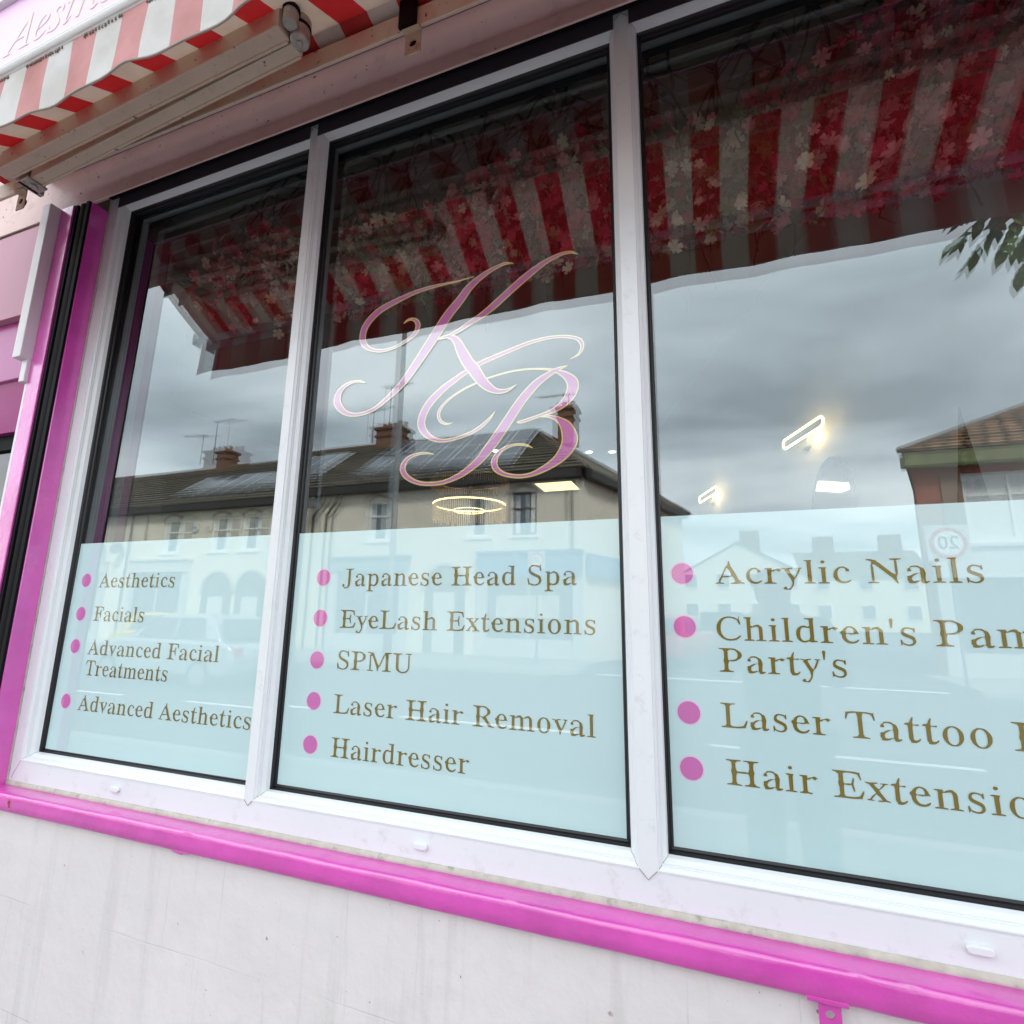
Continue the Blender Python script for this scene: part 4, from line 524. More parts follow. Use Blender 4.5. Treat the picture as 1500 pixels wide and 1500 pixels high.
# ------------------------------------------------------------------ inside the salon
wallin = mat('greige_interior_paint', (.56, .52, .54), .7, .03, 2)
def struct(o): o['kind'] = 'structure'; return o
def wline(d): return 1.189 - .327 * d, d - 1.1
struct(MB().box(-4, 4, .12, 9, -.05, 0).build('interior_floor', mat('grey_laminate', (.2, .19, .18), .4)))
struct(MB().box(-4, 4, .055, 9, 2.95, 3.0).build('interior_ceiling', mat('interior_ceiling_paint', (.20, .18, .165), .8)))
struct(MB().box(-4, 4, 8, 8.1, 0, 2.95).build('interior_wall', wallin))
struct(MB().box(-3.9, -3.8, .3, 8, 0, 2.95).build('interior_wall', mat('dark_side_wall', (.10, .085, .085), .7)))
a0, a1 = wline(1.16), wline(9.1)
struct(MB().add([(a0[0], a0[1], 0), (a1[0], a1[1], 0), (a1[0] + .1, a1[1], 0), (a0[0] + .1, a0[1], 0), (a0[0], a0[1], 2.95), (a1[0], a1[1], 2.95), (a1[0] + .1, a1[1], 2.95), (a0[0] + .1, a0[1], 2.95)], [(0, 1, 5, 4), (1, 2, 6, 5), (2, 3, 7, 6), (3, 0, 4, 7), (4, 5, 6, 7), (0, 3, 2, 1)]).build('interior_partition_wall', wallin))
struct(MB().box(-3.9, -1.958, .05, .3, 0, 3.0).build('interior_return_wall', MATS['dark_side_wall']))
struct(MB().box(-1.955, .85, .055, .34, .86, .9).build('window_board', mat('white_board', (.6, .6, .6), .4)))

warm = mat('warm_led', (1, .70, .24), .5, emit=4.2)
panelm = mat('panel_light_diffuser', (1, .84, .42), .5, emit=1.3)
spotm = mat('downlight_lens', (1, .97, .9), .5, emit=4)
brass = mat('polished_gold', (.75, .5, .14), .22, metal=1)
def crystal_mat():
    m = bpy.data.materials.new('glass_rods'); m.use_nodes = True; p = m.node_tree.nodes['Principled BSDF']
    p.inputs['Base Color'].default_value = (.95, .68, .22, 1); p.inputs['Roughness'].default_value = .2; p.inputs['Metallic'].default_value = .1
    return m
crys = crystal_mat()
ch = empty('chandelier', 'round gold chandelier of hanging glass rods with glowing rings', 'chandelier', loc=(-1.80, 2.80, 2.95))
cx, cy = -1.80, 2.80
def circ(rad, z, n=72): return [(cx + rad * math.cos(6.2832 * i / n), cy + rad * math.sin(6.2832 * i / n), z) for i in range(n + 1)]
MB().tube(circ(.30, 2.272), .0055, 8, False).build('led_ring', warm, ch)
MB().tube(circ(.305, 2.285), .011, 8, False).build('ring_frame', brass, ch)
MB().tube(circ(.135, 2.222), .003, 8, False).build('led_ring', warm, ch)
m = MB(); rnd = random.Random(2)
for i in range(110):
    a = 6.2832 * i / 110; l = .085 + rnd.uniform(0, .055); m.tube([(cx + .303 * math.cos(a), cy + .303 * math.sin(a), 2.262), (cx + .303 * math.cos(a), cy + .303 * math.sin(a), 2.262 - l)], .0035, 5)
tag(m.build('rod_fringe', crys, ch), kind='stuff')
m = MB()
for i in range(120):
    a = 6.2832 * i / 120; l = .05 + rnd.uniform(0, .03); m.tube([(cx + .33 * math.cos(a), cy + .33 * math.sin(a), 2.475), (cx + .33 * math.cos(a), cy + .33 * math.sin(a), 2.475 - l)], .0035, 5)
tag(m.build('rod_fringe', crys, ch), kind='stuff')
MB().tube(circ(.33, 2.485), .009, 8, False).build('ring_frame', brass, ch)
m = MB()
for i in range(4):
    a = 6.2832 * i / 4 + .4; m.tube([(cx + .30 * math.cos(a), cy + .30 * math.sin(a), 2.29), (cx, cy, 2.92)], .0016, 5); m.tube([(cx + .33 * math.cos(a), cy + .33 * math.sin(a), 2.49), (cx, cy, 2.92)], .0016, 5)
m.tube([(cx, cy, 2.95), (cx, cy, 2.915)], .05, 24); m.tube([(cx, cy, 2.915), (cx, cy, 2.3)], .012, 8); m.build('ceiling_rose', brass, ch)

for (x0, x1, y0, y1, lab) in ((-1.86, -1.40, 4.79, 5.25, 'square glowing ceiling panel light right of the chandelier'),):
    pn = empty('ceiling_panel_light', lab, 'ceiling light', None, loc=(x0, y0, 2.95))
    MB().box(x0, x1, y0, y1, 2.935, 2.9475).build('diffuser', panelm, pn)
    fm = MB()
    for q in ((x0 - .02, x1 + .02, y0 - .02, y0 - .001), (x0 - .02, x1 + .02, y1 + .001, y1 + .02), (x0 - .02, x0 - .001, y0 - .001, y1 + .001), (x1 + .001, x1 + .02, y0 - .001, y1 + .001)): fm.box(*q, 2.932, 2.9485)
    fm.build('frame', mat('white_metal', (.7, .7, .7), .4), pn)
dl = None
for (x, y, lab) in ((-1.835, 3.45, 'small white downlight left of the other two on the salon ceiling'), (-.972, 3.76, 'small white downlight between the other two on the salon ceiling'), (-.757, 3.82, 'small white downlight beside the right hand mullion on the salon ceiling')):
    if dl is None:
        dl = empty('downlight', lab, 'downlight', 'salon downlights', loc=(0, 0, 0)); d0 = dl
        MB().tube([(0, 0, 2.9495), (0, 0, 2.938)], .03, 24).build('lens', spotm, dl); MB().tube([(0, 0, 2.949), (0, 0, 2.943)], .042, 24).build('trim_ring', MATS['white_metal'], dl)
        o = dl
    else: o = copy_tree(d0)
    o.location = (x, y, 0); o['label'] = lab
for ch_ in d0.children: ch_.matrix_parent_inverse = Matrix()
tv = Vector((-.3108, .9505, 0)); nv = Vector((-.9505, -.3108, 0))
mirm = mat('mirror_silver', (.82, .83, .85), .02, metal=1)
mr = empty('arched_mirror', 'arched frameless mirror on the side wall beneath a wall lamp', 'mirror', loc=(.46, 1.13, .9))
mc = Vector((.447, .985, 1.85)); mt = Vector((-.1389, .9903, 0)); mu = Vector((.0379, .0053, 1)); pts = []
for i in range(21):
    a = math.pi * i / 20; pts.append((.185 * math.cos(a), 1.745 + .205 * math.sin(a)))
pts += [(-.185, .75), (.185, .75)]
m = MB(); n = len(pts)
m.add([mc + mt * a + mu * (b - 1.85) for a, b in pts], [tuple(range(n))]); m.build('mirror_glass', mirm, mr)
m = MB(); m.tube([mc + nv * -.004 + mt * a * 1.02 + mu * (b - 1.848) for a, b in pts + [pts[0]]], .008, 6); m.build('frame', black, mr)
def wall_lamp(d, z, lab):
    wx, wy = wline(d); base = Vector((wx, wy, z))
    g = empty('wall_lamp', lab, 'wall lamp', 'salon wall lamps', loc=base)
    o_ = base + nv * .06 - tv * .075; dn = Vector((0, 0, -1))
    lp = []
    hl, hw = .15, .019
    for k_ in range(40):
        a = 6.2832 * k_ / 40; cx_ = (hl - hw) * (1 if math.cos(a) > 0 else -1) + hw * math.cos(a); lp.append(o_ + tv * cx_ + dn * (hw * math.sin(a)))
    MB().tube(lp + [lp[0]], .0048, 6, False).build('led_loop', warm, g)
    nn = dn.cross(tv); m = MB(); q = [o_ + tv * ((hl - hw) * (1 if math.cos(6.2832 * k_ / 40) > 0 else -1) + hw * .82 * math.cos(6.2832 * k_ / 40)) + dn * (hw * .82 * math.sin(6.2832 * k_ / 40)) for k_ in range(40)]
    m.add(q + [v + nn * .008 for v in q], [tuple(range(40)), tuple(range(40, 80))[::-1]] + [(k_, (k_ + 1) % 40, 40 + (k_ + 1) % 40, 40 + k_) for k_ in range(40)]); m.build('plate', mat('grey_lamp_body', (.3, .3, .3), .4), g)
    pl = bpy.data.lights.new('wall_lamp_glow', 'POINT'); pl.energy = .2; pl.color = (1, .72, .32); pl.shadow_soft_size = .02; lo = bpy.data.objects.new('wall_lamp_glow', pl); COL.objects.link(lo); lo.parent = g; lo.location = nv * .03 - tv * .08 + Vector((0, 0, -.01))
    m = MB(); m.tube([base + nv * .001, base + nv * .022], .042, 24); m.tube([base + nv * .02, o_ + nn * .004], .009, 10); m.build('wall_mount', mat('grey_lamp_body', (.3, .3, .3), .4), g)
wall_lamp(2.31, 2.10, 'glowing rounded bar wall lamp above the arched mirror')
wall_lamp(3.35, 2.10, 'smaller looking glowing bar wall lamp farther back along the salon wall')
cn = empty('cone_ornament', 'slender dark pointed cone ornament standing inside the right pane', 'ornament', loc=(.585, .33, .9))
m = MB(); c_ = Vector((.585, .33, 0)); m.tube([c_ + Vector((0, 0, z)) for z in (1.0, 1.25, 1.5, 1.7, 1.882)], [.092, .072, .046, .023, .0012], 18); m.build('cone', mat('dark_green_cone', (.003, .004, .005), .9, spec=.1), cn)
m = MB(); m.tube([c_ + Vector((0, 0, .9)), c_ + Vector((0, 0, .95))], [.05, .06], 18); m.tube([c_ + Vector((0, 0, .95)), c_ + Vector((0, 0, 1.0))], .014, 10); m.build('foot', mat('dark_wood_foot', (.05, .03, .02), .5), cn)

# artificial blossom sprays hung along the head of the window
stemm = mat('dark_twig', (.035, .022, .016), .8)
petal = [mat('magenta_petals', (.40, .016, .05), .7, .35, 30), mat('white_petals', (.60, .42, .32), .7, .2, 30), mat('pale_pink_petals', (.60, .20, .22), .7, .25, 30), mat('olive_leaves', (.10, .085, .02), .7, .2, 30)]
def flower(m, c, s, rnd):
    n = Vector((rnd.uniform(-.7, .7), rnd.uniform(-1, .2), rnd.uniform(-.7, .5))).normalized(); a = n.orthogonal().normalized(); b = n.cross(a); ph = rnd.uniform(0, 6)
    vs = [c + n * (-.12 * s)]; fs = []
    for k_ in range(5):
        t0 = ph + 6.2832 * k_ / 5
        for dt, rr, lift in ((-.58, .55, .05), (-.36, .97, .16), (0, .9, .2), (.36, 1.0, .16), (.58, .55, .05)):
            vs.append(c + (a * math.cos(t0 + dt) + b * math.sin(t0 + dt)) * rr * s + n * lift * s * rnd.uniform(.5, 1.4))
        fs.append((0,) + tuple(1 + k_ * 5 + j for j in range(5)))
    m.add(vs, fs)
def spray(x, y, ztop, zlow, wid, mix, seed, lab):
    rnd = random.Random(seed)
    g = empty('blossom_spray', lab, 'artificial flowers', 'blossom sprays hung inside the window', loc=(x, y, 2.95))
    tw = MB(); fl = [MB() for _ in petal]; root = Vector((x + rnd.uniform(-.1, .1), y, 2.95))
    for s_ in range(9):
        tip = Vector((x + rnd.uniform(-wid, wid), y + rnd.uniform(-.1, .14), rnd.uniform(zlow, ztop)))
        root = Vector((x + rnd.uniform(-.24, .24), y + rnd.uniform(-.06, .1), 2.945)); mid = root.lerp(tip, .45) + Vector((rnd.uniform(-.12, .12), rnd.uniform(-.05, .05), rnd.uniform(0.05, .18)))
        pts = catmull([tuple(root), tuple(root.lerp(mid, .5) + Vector((rnd.uniform(-.03, .03), 0, 0))), tuple(mid), tuple(mid.lerp(tip, .5) + Vector((rnd.uniform(-.05, .05), 0, .04))), tuple(tip)], 5)
        tw.tube(pts, [.0055 - .004 * i / len(pts) for i in range(len(pts))], 6)
        ci = rnd.choices(range(4), mix)[0]
        for k_ in range(210):
            tt = rnd.uniform(.3, 1) ** .8; q = Vector(pts[min(len(pts) - 1, int(tt * len(pts)))]) + Vector((rnd.gauss(0, .065), rnd.gauss(0, .05), rnd.gauss(.01, .075)))
            if q.y < .05 or q.z > ztop or (q.z - 1.4) / (q.y + 1.1) < .73: continue
            c2 = ci if rnd.random() < .75 else rnd.choices(range(4), mix)[0]
            flower(fl[c2], q, rnd.uniform(.012, .023) if c2 != 3 else rnd.uniform(.014, .024), rnd)
        for k_ in range(2):
            q = Vector(rnd.choice(pts[3:])); tw.tube([q, q + Vector((rnd.uniform(-.08, .08), rnd.uniform(-.04, .04), rnd.uniform(-.06, .09)))], [.002, .001], 5)
    tw.build('twigs', stemm, g)
    for k_, nme in enumerate(('magenta_blossom', 'white_blossom', 'pink_blossom', 'olive_foliage')):
        if fl[k_].v: fl[k_].build(nme, petal[k_], g)
for i, a in enumerate([
    (-1.42, .16, 2.66, 2.44, .22, (8, 1, 2, 0), 'dark magenta blossom spray hanging inside the left pane'),
    (-1.15, .2, 2.62, 2.36, .2, (7, 1, 3, 1), 'dull pink blossom spray hanging behind the left mullion'),
    (-.92, .16, 2.6, 2.26, .16, (5, 3, 3, 1), 'white and pink blossom spray just right of the left mullion'),
    (-.66, .2, 2.62, 2.20, .18, (7, 1, 3, 0), 'mixed pink and white blossom spray above the monogram'),
    (-.40, .15, 2.66, 2.20, .17, (7, 2, 3, 0), 'magenta blossom spray with white tips left of the right mullion'),
    (-.16, .2, 2.68, 2.21, .14, (8, 1, 3, 0), 'crimson blossom spray behind the right mullion'),
    (.06, .15, 2.6, 2.20, .14, (5, 2, 3, 3), 'olive and pink blossom spray at the left of the right pane'),
    (.27, .19, 2.66, 2.20, .15, (5, 4, 3, 1), 'white blossom spray in the middle of the right pane'),
    (.69, .17, 2.74, 2.3, .12, (6, 1, 3, 1), 'dark red blossom spray against the right edge of the right pane'),
    (.5, .15, 2.74, 2.26, .16, (7, 1, 3, 0), 'dark red blossom spray right of the white one in the right pane')]):
    spray(*a[:6], 40 + i, a[6])
# ------------------------------------------------------------------ the street (seen mirrored in the panes)
asph = mat('asphalt', (.055, .055, .06), .85, .2, 3, .2, 120)
pav = brick_mat('pavement_slabs', (.26, .25, .24), (.30, .29, .28), (.14, .13, .12), 1, .3, .85, .9, .6, (0, 0, 0), .012)
struct(MB().add([(-400, -600, -.12), (400, -600, -.12), (400, 60, -.12), (-400, 60, -.12)], [(0, 1, 2, 3)]).build('road', asph))
struct(MB().box(-60, 60, -3.1, -.079, -.3, 0).build('pavement', pav))
struct(MB().box(-60, -3.0, -14.89, -12.0, -.3, 0).build('far_pavement', pav))
struct(MB().box(5.0, 60, -14.89, -12.0, -.3, 0).build('far_pavement', pav))
kerbm = mat('kerb_stone', (.36, .35, .33), .8, .1, 5)
struct(MB().box(-60, 60, -3.25, -3.1005, -.3, .003).build('kerb', kerbm))
struct(MB().box(-60, -3.0, -11.9995, -11.86, -.3, .003).build('kerb', kerbm)); struct(MB().box(5.0, 60, -11.9995, -11.86, -.3, .003).build('kerb', kerbm))
lm = mat('road_paint', (.72, .72, .70), .7, .1, 8)
for i in range(-9, 9):
    struct(MB().add([(i * 4.2, -5.9, -.115), (i * 4.2 + 2.6, -5.9, -.115), (i * 4.2 + 2.6, -5.78, -.115), (i * 4.2, -5.78, -.115)], [(0, 1, 2, 3)]).build('road_line', lm))
struct(MB().add([(-40, -11.6, -.115), (-3.5, -11.6, -.115), (-3.5, -11.5, -.115), (-40, -11.5, -.115)], [(0, 1, 2, 3)]).build('road_line', mat('yellow_road_paint', (.6, .45, .05), .7)))
struct(MB().add([(-2.6, -12.4, -.115), (4.6, -12.4, -.115), (4.6, -12.2, -.115), (-2.6, -12.2, -.115)], [(0, 1, 2, 3)]).build('road_line', lm))

YF = -14.9
def wall_holes(m, x0, x1, z0, z1, holes, y=YF, depth=.14):
    """wall facing +y with real openings and reveals"""
    xs = sorted({x0, x1, *[h[0] for h in holes], *[h[1] for h in holes]}); zs = sorted({z0, z1, *[h[2] for h in holes], *[h[3] for h in holes]})
    for i in range(len(xs) - 1):
        for j in range(len(zs) - 1):
            cx, cz = (xs[i] + xs[i + 1]) / 2, (zs[j] + zs[j + 1]) / 2
            if any(h[0] < cx < h[1] and h[2] < cz < h[3] for h in holes): continue
            m.add([(xs[i + 1], y, zs[j]), (xs[i], y, zs[j]), (xs[i], y, zs[j + 1]), (xs[i + 1], y, zs[j + 1])], [(0, 1, 2, 3)])
    for a, b, c, d in holes:
        m.add([(a, y, c), (b, y, c), (b, y, d), (a, y, d), (a, y - depth, c), (b, y - depth, c), (b, y - depth, d), (a, y - depth, d)], [(0, 1, 5, 4), (1, 2, 6, 5), (2, 3, 7, 6), (3, 0, 4, 7)])
paneg = mat('house_window_glass', (.10, .115, .13), .06, spec=1)
netc = mat('net_curtain', (.72, .72, .70), .9, .1, 12)
wfr = mat('house_window_frame', (.84, .84, .82), .4)
darkfr = mat('dark_window_frame', (.12, .08, .08), .5)
def window(parent, a, b, c, d, y=YF, fm=None, mull=0, transom=.62, arch=0, sill=True, curtain=True):
    fm = fm or wfr; w = MB(); t_ = .075; yo, yi = y - .07, y - .13
    w.box(a, b, yi, yo, d - t_, d); w.box(a, b, yi, yo, c, c + t_); w.box(a, a + t_, yi, yo, c + t_, d - t_); w.box(b - t_, b, yi, yo, c + t_, d - t_)
    zt = c + (d - c) * transom; w.box(a + t_, b - t_, yi, yo, zt - .025, zt + .025)
    for k_ in range(mull):
        x = a + (b - a) * (k_ + 1) / (mull + 1); w.box(x - .03, x + .03, yi, yo - .002, c + t_, d - t_)
    o = w.build('window', fm, parent)
    MB().add([(b - t_, y - .11, c + t_), (a + t_, y - .11, c + t_), (a + t_, y - .11, d - t_), (b - t_, y - .11, d - t_)], [(0, 1, 2, 3)]).build('pane', paneg, o)
    if curtain:
        wi = b - a - 2 * t_
        for xa, xb in ((a + t_, a + t_ + wi * .24), (b - t_ - wi * .24, b - t_)):
            MB().add([(xb, y - .109, c + t_), (xa, y - .109, c + t_), (xa, y - .109, d - t_), (xb, y - .109, d - t_)], [(0, 1, 2, 3)]).build('curtain', netc, o)
    if sill: MB().box(a - .08, b + .08, y - .06, y + .06, c - .09, c - .001).build('sill', wfr, o)
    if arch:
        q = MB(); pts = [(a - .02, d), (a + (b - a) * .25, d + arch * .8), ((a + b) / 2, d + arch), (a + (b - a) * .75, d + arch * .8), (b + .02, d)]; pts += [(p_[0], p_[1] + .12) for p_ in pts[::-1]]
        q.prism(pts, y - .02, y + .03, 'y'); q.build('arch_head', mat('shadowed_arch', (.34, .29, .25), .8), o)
    return o
slate = brick_mat('brown_tiles', (.13, .11, .08), (.19, .155, .11), (.035, .028, .02), 1, 1, .8, 1.4, .42, (0, 0, 0), .05)
ridgetile = mat('ridge_tiles', (.12, .08, .06), .8, .2, 8)
pot = mat('terracotta_pot', (.26, .10, .05), .8, .2, 12)
brickc = brick_mat('chimney_brick', (.22, .085, .04), (.16, .06, .03), (.13, .10, .07), 1, .5)
gut = mat('dark_gutter', (.022, .018, .014), .5)
pipem = mat('grey_downpipe', (.16, .15, .13), .6)
solm = mat('solar_cells', (.07, .08, .10), .08, .15, 1.2, spec=1); solf = mat('solar_frame', (.62, .64, .66), .35)
EZ, RZ, RY = 5.96, 8.96, -18.9
def courses(a, b, c, d, n, up):
    """tile courses on a roof slope a-b (eave) to d-c (top): every course overlaps the one below"""
    a, b, c, d, up = Vector(a), Vector(b), Vector(c), Vector(d), Vector(up).normalized(); m = MB()
    for k_ in range(n):
        t0, t1 = k_ / n, (k_ + 1) / n; p0, p1, p2, p3 = a.lerp(d, t0) + up * .075, b.lerp(c, t0) + up * .075, b.lerp(c, t1) + up * .012, a.lerp(d, t1) + up * .012
        m.add([p0, p1, p2, p3, p0 - up * .06, p1 - up * .06], [(0, 1, 2, 3), (4, 5, 1, 0)])
    return m
def chimney(parent, x0, x1, y0, y1, z0, z1, pots=4, arcs=False):
    m = MB(); m.box(x0, x1, y0, y1, z0, z1); m.box(x0 - .06, x1 + .06, y0 - .06, y1 + .06, z1 - .35, z1 - .25); m.box(x0 - .09, x1 + .09, y0 - .09, y1 + .09, z1 + .001, z1 + .12)
    c_ = m.build('chimney', brickc, parent)
    for k_ in range(pots):
        x = x0 + (x1 - x0) * (k_ + .5) / pots; y = (y0 + y1) / 2
        MB().tube([(x, y, z1 + .1), (x, y, z1 + .24), (x, y, z1 + .36), (x, y, z1 + .42)], [.13, .11, .095, .12], 12).build('chimney_pot', pot, c_)
    return c_
def aerial(x, y, z, lab, h=1.6, yaw=0.1):
    m = MB(); m.tube([(x, y, z - .8), (x, y, z + h)], .022, 6); d = Vector((math.cos(yaw), math.sin(yaw), 0)); p_ = Vector((-d.y, d.x, 0))
    m.tube([Vector((x, y, z + h - .05)) - d * .3, Vector((x, y, z + h - .05)) + d * 1.3], .014, 6)
    for k_ in range(11):
        q = Vector((x, y, z + h - .05)) + d * (-.2 + k_ * .14); m.tube([q - p_ * .22 + Vector((0, 0, .0)), q + p_ * .22], .007, 5); m.tube([q - Vector((0, 0, .09)), q + Vector((0, 0, .09))], .006, 5)
    return tag(m.build('roof_aerial', mat('aerial_metal', (.16, .16, .16), .4, metal=.6)), lab, 'aerial', 'television aerials on the chimneys')
def dish(x, z, lab, y=YF):
    g = empty('satellite_dish', lab, 'satellite dish', 'dishes on the terrace', loc=(x, y, z)); c_ = Vector((x, y + .35, z)); n = Vector((.5, .75, .35)).normalized(); a = n.orthogonal().normalized(); b = n.cross(a); m = MB(); vs = [c_ - n * .07]; fs = []
    for rr, dd in ((.15, -.055), (.27, 0)):
        vs += [c_ + n * dd + (a * math.cos(6.2832 * k_ / 20) + b * math.sin(6.2832 * k_ / 20)) * rr for k_ in range(20)]
    fs = [(0, 1 + k_, 1 + (k_ + 1) % 20) for k_ in range(20)] + [(1 + k_, 21 + k_, 21 + (k_ + 1) % 20, 1 + (k_ + 1) % 20) for k_ in range(20)]
    m.add(vs, fs); m.build('dish', mat('dish_grey', (.1, .1, .1), .5), g, smooth=True)
    m = MB(); m.tube([c_ - n * .07, (x, y, z - .1)], .02, 6); m.tube([c_ - b * .2, c_ + n * .3], .01, 6); m.tube([c_ + n * .26, c_ + n * .34], .035, 8); m.build('arm', mat('dish_grey', (.1, .1, .1), .5), g)
def solar(parent, x0, x1, t0, t1, nx, ny):
    m = MB(); fr_ = MB(); nrm = Vector((0, RZ - EZ, YF - RY)).normalized(); nrm = Vector((0, (RZ - EZ), (YF - RY))).normalized()
    def P(x, t): return Vector((x, YF + (RY - YF) * t, EZ + (RZ - EZ) * t)) + nrm * .15
    for i in range(nx):
        for j in range(ny):
            xa, xb = x0 + (x1 - x0) * i / nx, x0 + (x1 - x0) * (i + 1) / nx; ta, tb = t0 + (t1 - t0) * j / ny, t0 + (t1 - t0) * (j + 1) / ny; g = .035; gt = g / 5
            q = [P(xa + g, ta + gt), P(xb - g, ta + gt), P(xb - g, tb - gt), P(xa + g, tb - gt)]; m.add(q, [(0, 3, 2, 1)])
            q = [P(xa + .008, ta + .002), P(xb - .008, ta + .002), P(xb - .008, tb - .002), P(xa + .008, tb - .002)]; q = [v - nrm * .004 for v in q]; fr_.add(q + [v - nrm * .03 for v in q], [(0, 3, 2, 1), (4, 5, 6, 7), (0, 1, 5, 4), (1, 2, 6, 5), (2, 3, 7, 6), (3, 0, 4, 7)])
    o = fr_.build('solar_array', solf, parent); m.build('cells', solm, o)
def shopfront(parent, x0, x1, zf0, zf1, colr, name='shopfront', lights=3):
    g = MB(); g.box(x0, x1, YF + .0005, YF + .22, zf0, zf1); g.box(x0 - .05, x1 + .05, YF + .0005, YF + .3, zf1 + .001, zf1 + .08); fsc = g.build('shop_fascia', colr, parent)
    f2 = MB(); f2.box(x0, x0 + .3, YF + .0005, YF + .16, 0, zf0 - .001); f2.box(x1 - .3, x1, YF + .0005, YF + .16, 0, zf0 - .001); f2.box(x0 + .3, x1 - .3, YF + .0005, YF + .12, 0, .55)
    for k_ in range(lights + 1):
        x = x0 + .3 + (x1 - x0 - .6) * k_ / lights; f2.box(x - .04, x + .04, YF + .0005, YF + .1, .55, zf0 - .001)
    f2.build('shop_pillars', mat('pale_shop_paint', (.5, .5, .5), .5), fsc)
    MB().add([(x1 - .3, YF + .04, .5), (x0 + .3, YF + .04, .5), (x0 + .3, YF + .04, zf0), (x1 - .3, YF + .04, zf0)], [(0, 1, 2, 3)]).build('shop_glass', mat('shop_window_glass', (.09, .1, .11), .08, spec=.8), fsc)
    return fsc
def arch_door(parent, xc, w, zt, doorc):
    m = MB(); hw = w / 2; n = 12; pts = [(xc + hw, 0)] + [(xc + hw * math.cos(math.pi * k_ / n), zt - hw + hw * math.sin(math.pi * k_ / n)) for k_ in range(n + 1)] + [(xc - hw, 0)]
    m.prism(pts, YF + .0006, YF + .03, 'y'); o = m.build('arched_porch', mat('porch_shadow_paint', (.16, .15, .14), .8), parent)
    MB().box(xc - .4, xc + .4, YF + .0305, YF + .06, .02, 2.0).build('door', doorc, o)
    m = MB(); po = [(xc + (hw + .14) * math.cos(math.pi * k_ / n), zt - hw + (hw + .14) * math.sin(math.pi * k_ / n)) for k_ in range(n + 1)]; pi_ = [(xc + hw * math.cos(math.pi * k_ / n), zt - hw + hw * math.sin(math.pi * k_ / n)) for k_ in range(n, -1, -1)]
    for k_ in range(n): m.prism([po[k_], po[k_ + 1], pi_[n - k_ - 1], pi_[n - k_]], YF + .0008, YF + .08, 'y')
    m.build('arch_moulding', mat('cream_moulding', (.5, .46, .38), .7), o)
def drain(parent, x, y=YF, zt=EZ, elbow=0):
    m = MB(); m.tube([(x + elbow, y + .2, zt - .1), (x + elbow, y + .2, zt - .6), (x, y + .1, zt - 1.1), (x, y + .1, 0)] if elbow else [(x, y + .1, zt), (x, y + .1, 0)], .045, 8); m.build('downpipe', pipem, parent)
def house(name, lab, x0, x1, wins, wallm, doorholes=()):
    g = empty(name, lab, 'house', 'terraced houses across the road', loc=((x0 + x1) / 2, YF - 3, -.12))
    m = MB(); wall_holes(m, x0, x1, -.12, EZ, [w[:4] for w in wins]); m.add([(x0, YF - .3, -.12), (x1, YF - .3, -.12), (x1, YF - .3, EZ), (x0, YF - .3, EZ)], [(0, 1, 2, 3)])
    m.build('wall', wallm, g)
    m = MB(); m.add([(x0, YF + .3, EZ - .05), (x1, YF + .3, EZ - .05), (x1, RY, RZ), (x0, RY, RZ), (x0, RY - 5, EZ - .5), (x1, RY - 5, EZ - .5)], [(0, 1, 2, 3), (3, 2, 5, 4)]); rf = m.build('roof', slate, g); courses((x1, YF + .3, EZ - .05), (x0, YF + .3, EZ - .05), (x0, RY, RZ), (x1, RY, RZ), 16, (0, RZ - EZ, YF - RY)[:1] + (RZ - EZ, YF - RY)).build('tile_courses', slate, rf)
    m = MB(); m.tube([(x0, RY, RZ + .02), (x1, RY, RZ + .02)], .11, 8); m.build('ridge', ridgetile, rf)
    MB().box(x0, x1, YF + .001, YF + .32, EZ - .32, EZ - .06).build('gutter_board', gut, g)
    for w in wins: window(g, *w[:4], **w[4])
    return g, rf
creamw = mat('cream_render', (.76, .70, .55), .85, .08, 1.2, .1, 30, dirt=(.5, .46, .36), dirt_amt=.4, dscale=1.2)
palew = mat('pale_render', (.74, .70, .60), .85, .08, 1.2, .1, 30, dirt=(.5, .47, .4), dirt_amt=.4, dscale=1.4)
pinkw = mat('pinkish_render', (.74, .66, .55), .85, .08, 1.0, .1, 30, dirt=(.5, .44, .38), dirt_amt=.4, dscale=1.1)
W_ = dict(arch=.16)
h1, r1 = house('terraced_house', 'cream terraced house with plain brown tiled roof at the far left of the reflection', -36, -23.8, [(-31, -29.9, 3.9, 5.3, W_), (-27.6, -26.5, 3.9, 5.3, W_)], palew)
shopfront(h1, -30.6, -25.2, 3.02, 3.5, mat('pale_fascia', (.55, .53, .5), .5))
h2, r2 = house('terraced_house', 'cream terraced house with arched doors and two solar arrays on its roof', -23.8, -13.2, [(-22.1, -21.0, 3.86, 5.3, W_), (-19.25, -18.25, 3.86, 5.3, W_), (-17.6, -16.6, 3.86, 5.3, W_)], creamw)
solar(r2, -22.9, -18.6, .06, .62, 5, 2); solar(r2, -18.4, -14.6, .1, .8, 5, 3)
shopfront(h2, -23.6, -20.1, 3.02, 3.5, mat('pale_fascia', (.55, .53, .5), .5), lights=2)
arch_door(h2, -18.5, 1.6, 2.97, mat('white_door', (.6, .6, .58), .4)); arch_door(h2, -16.7, 1.6, 2.97, mat('white_door', (.6, .6, .58), .4))
for x, e_ in ((-24.0, 0), (-13.9, .5), (-13.3, .5)): drain(h2, x, elbow=e_)
chimney(h2, -24.8, -23.3, -19.3, -18.5, 7.9, 9.75, 4)
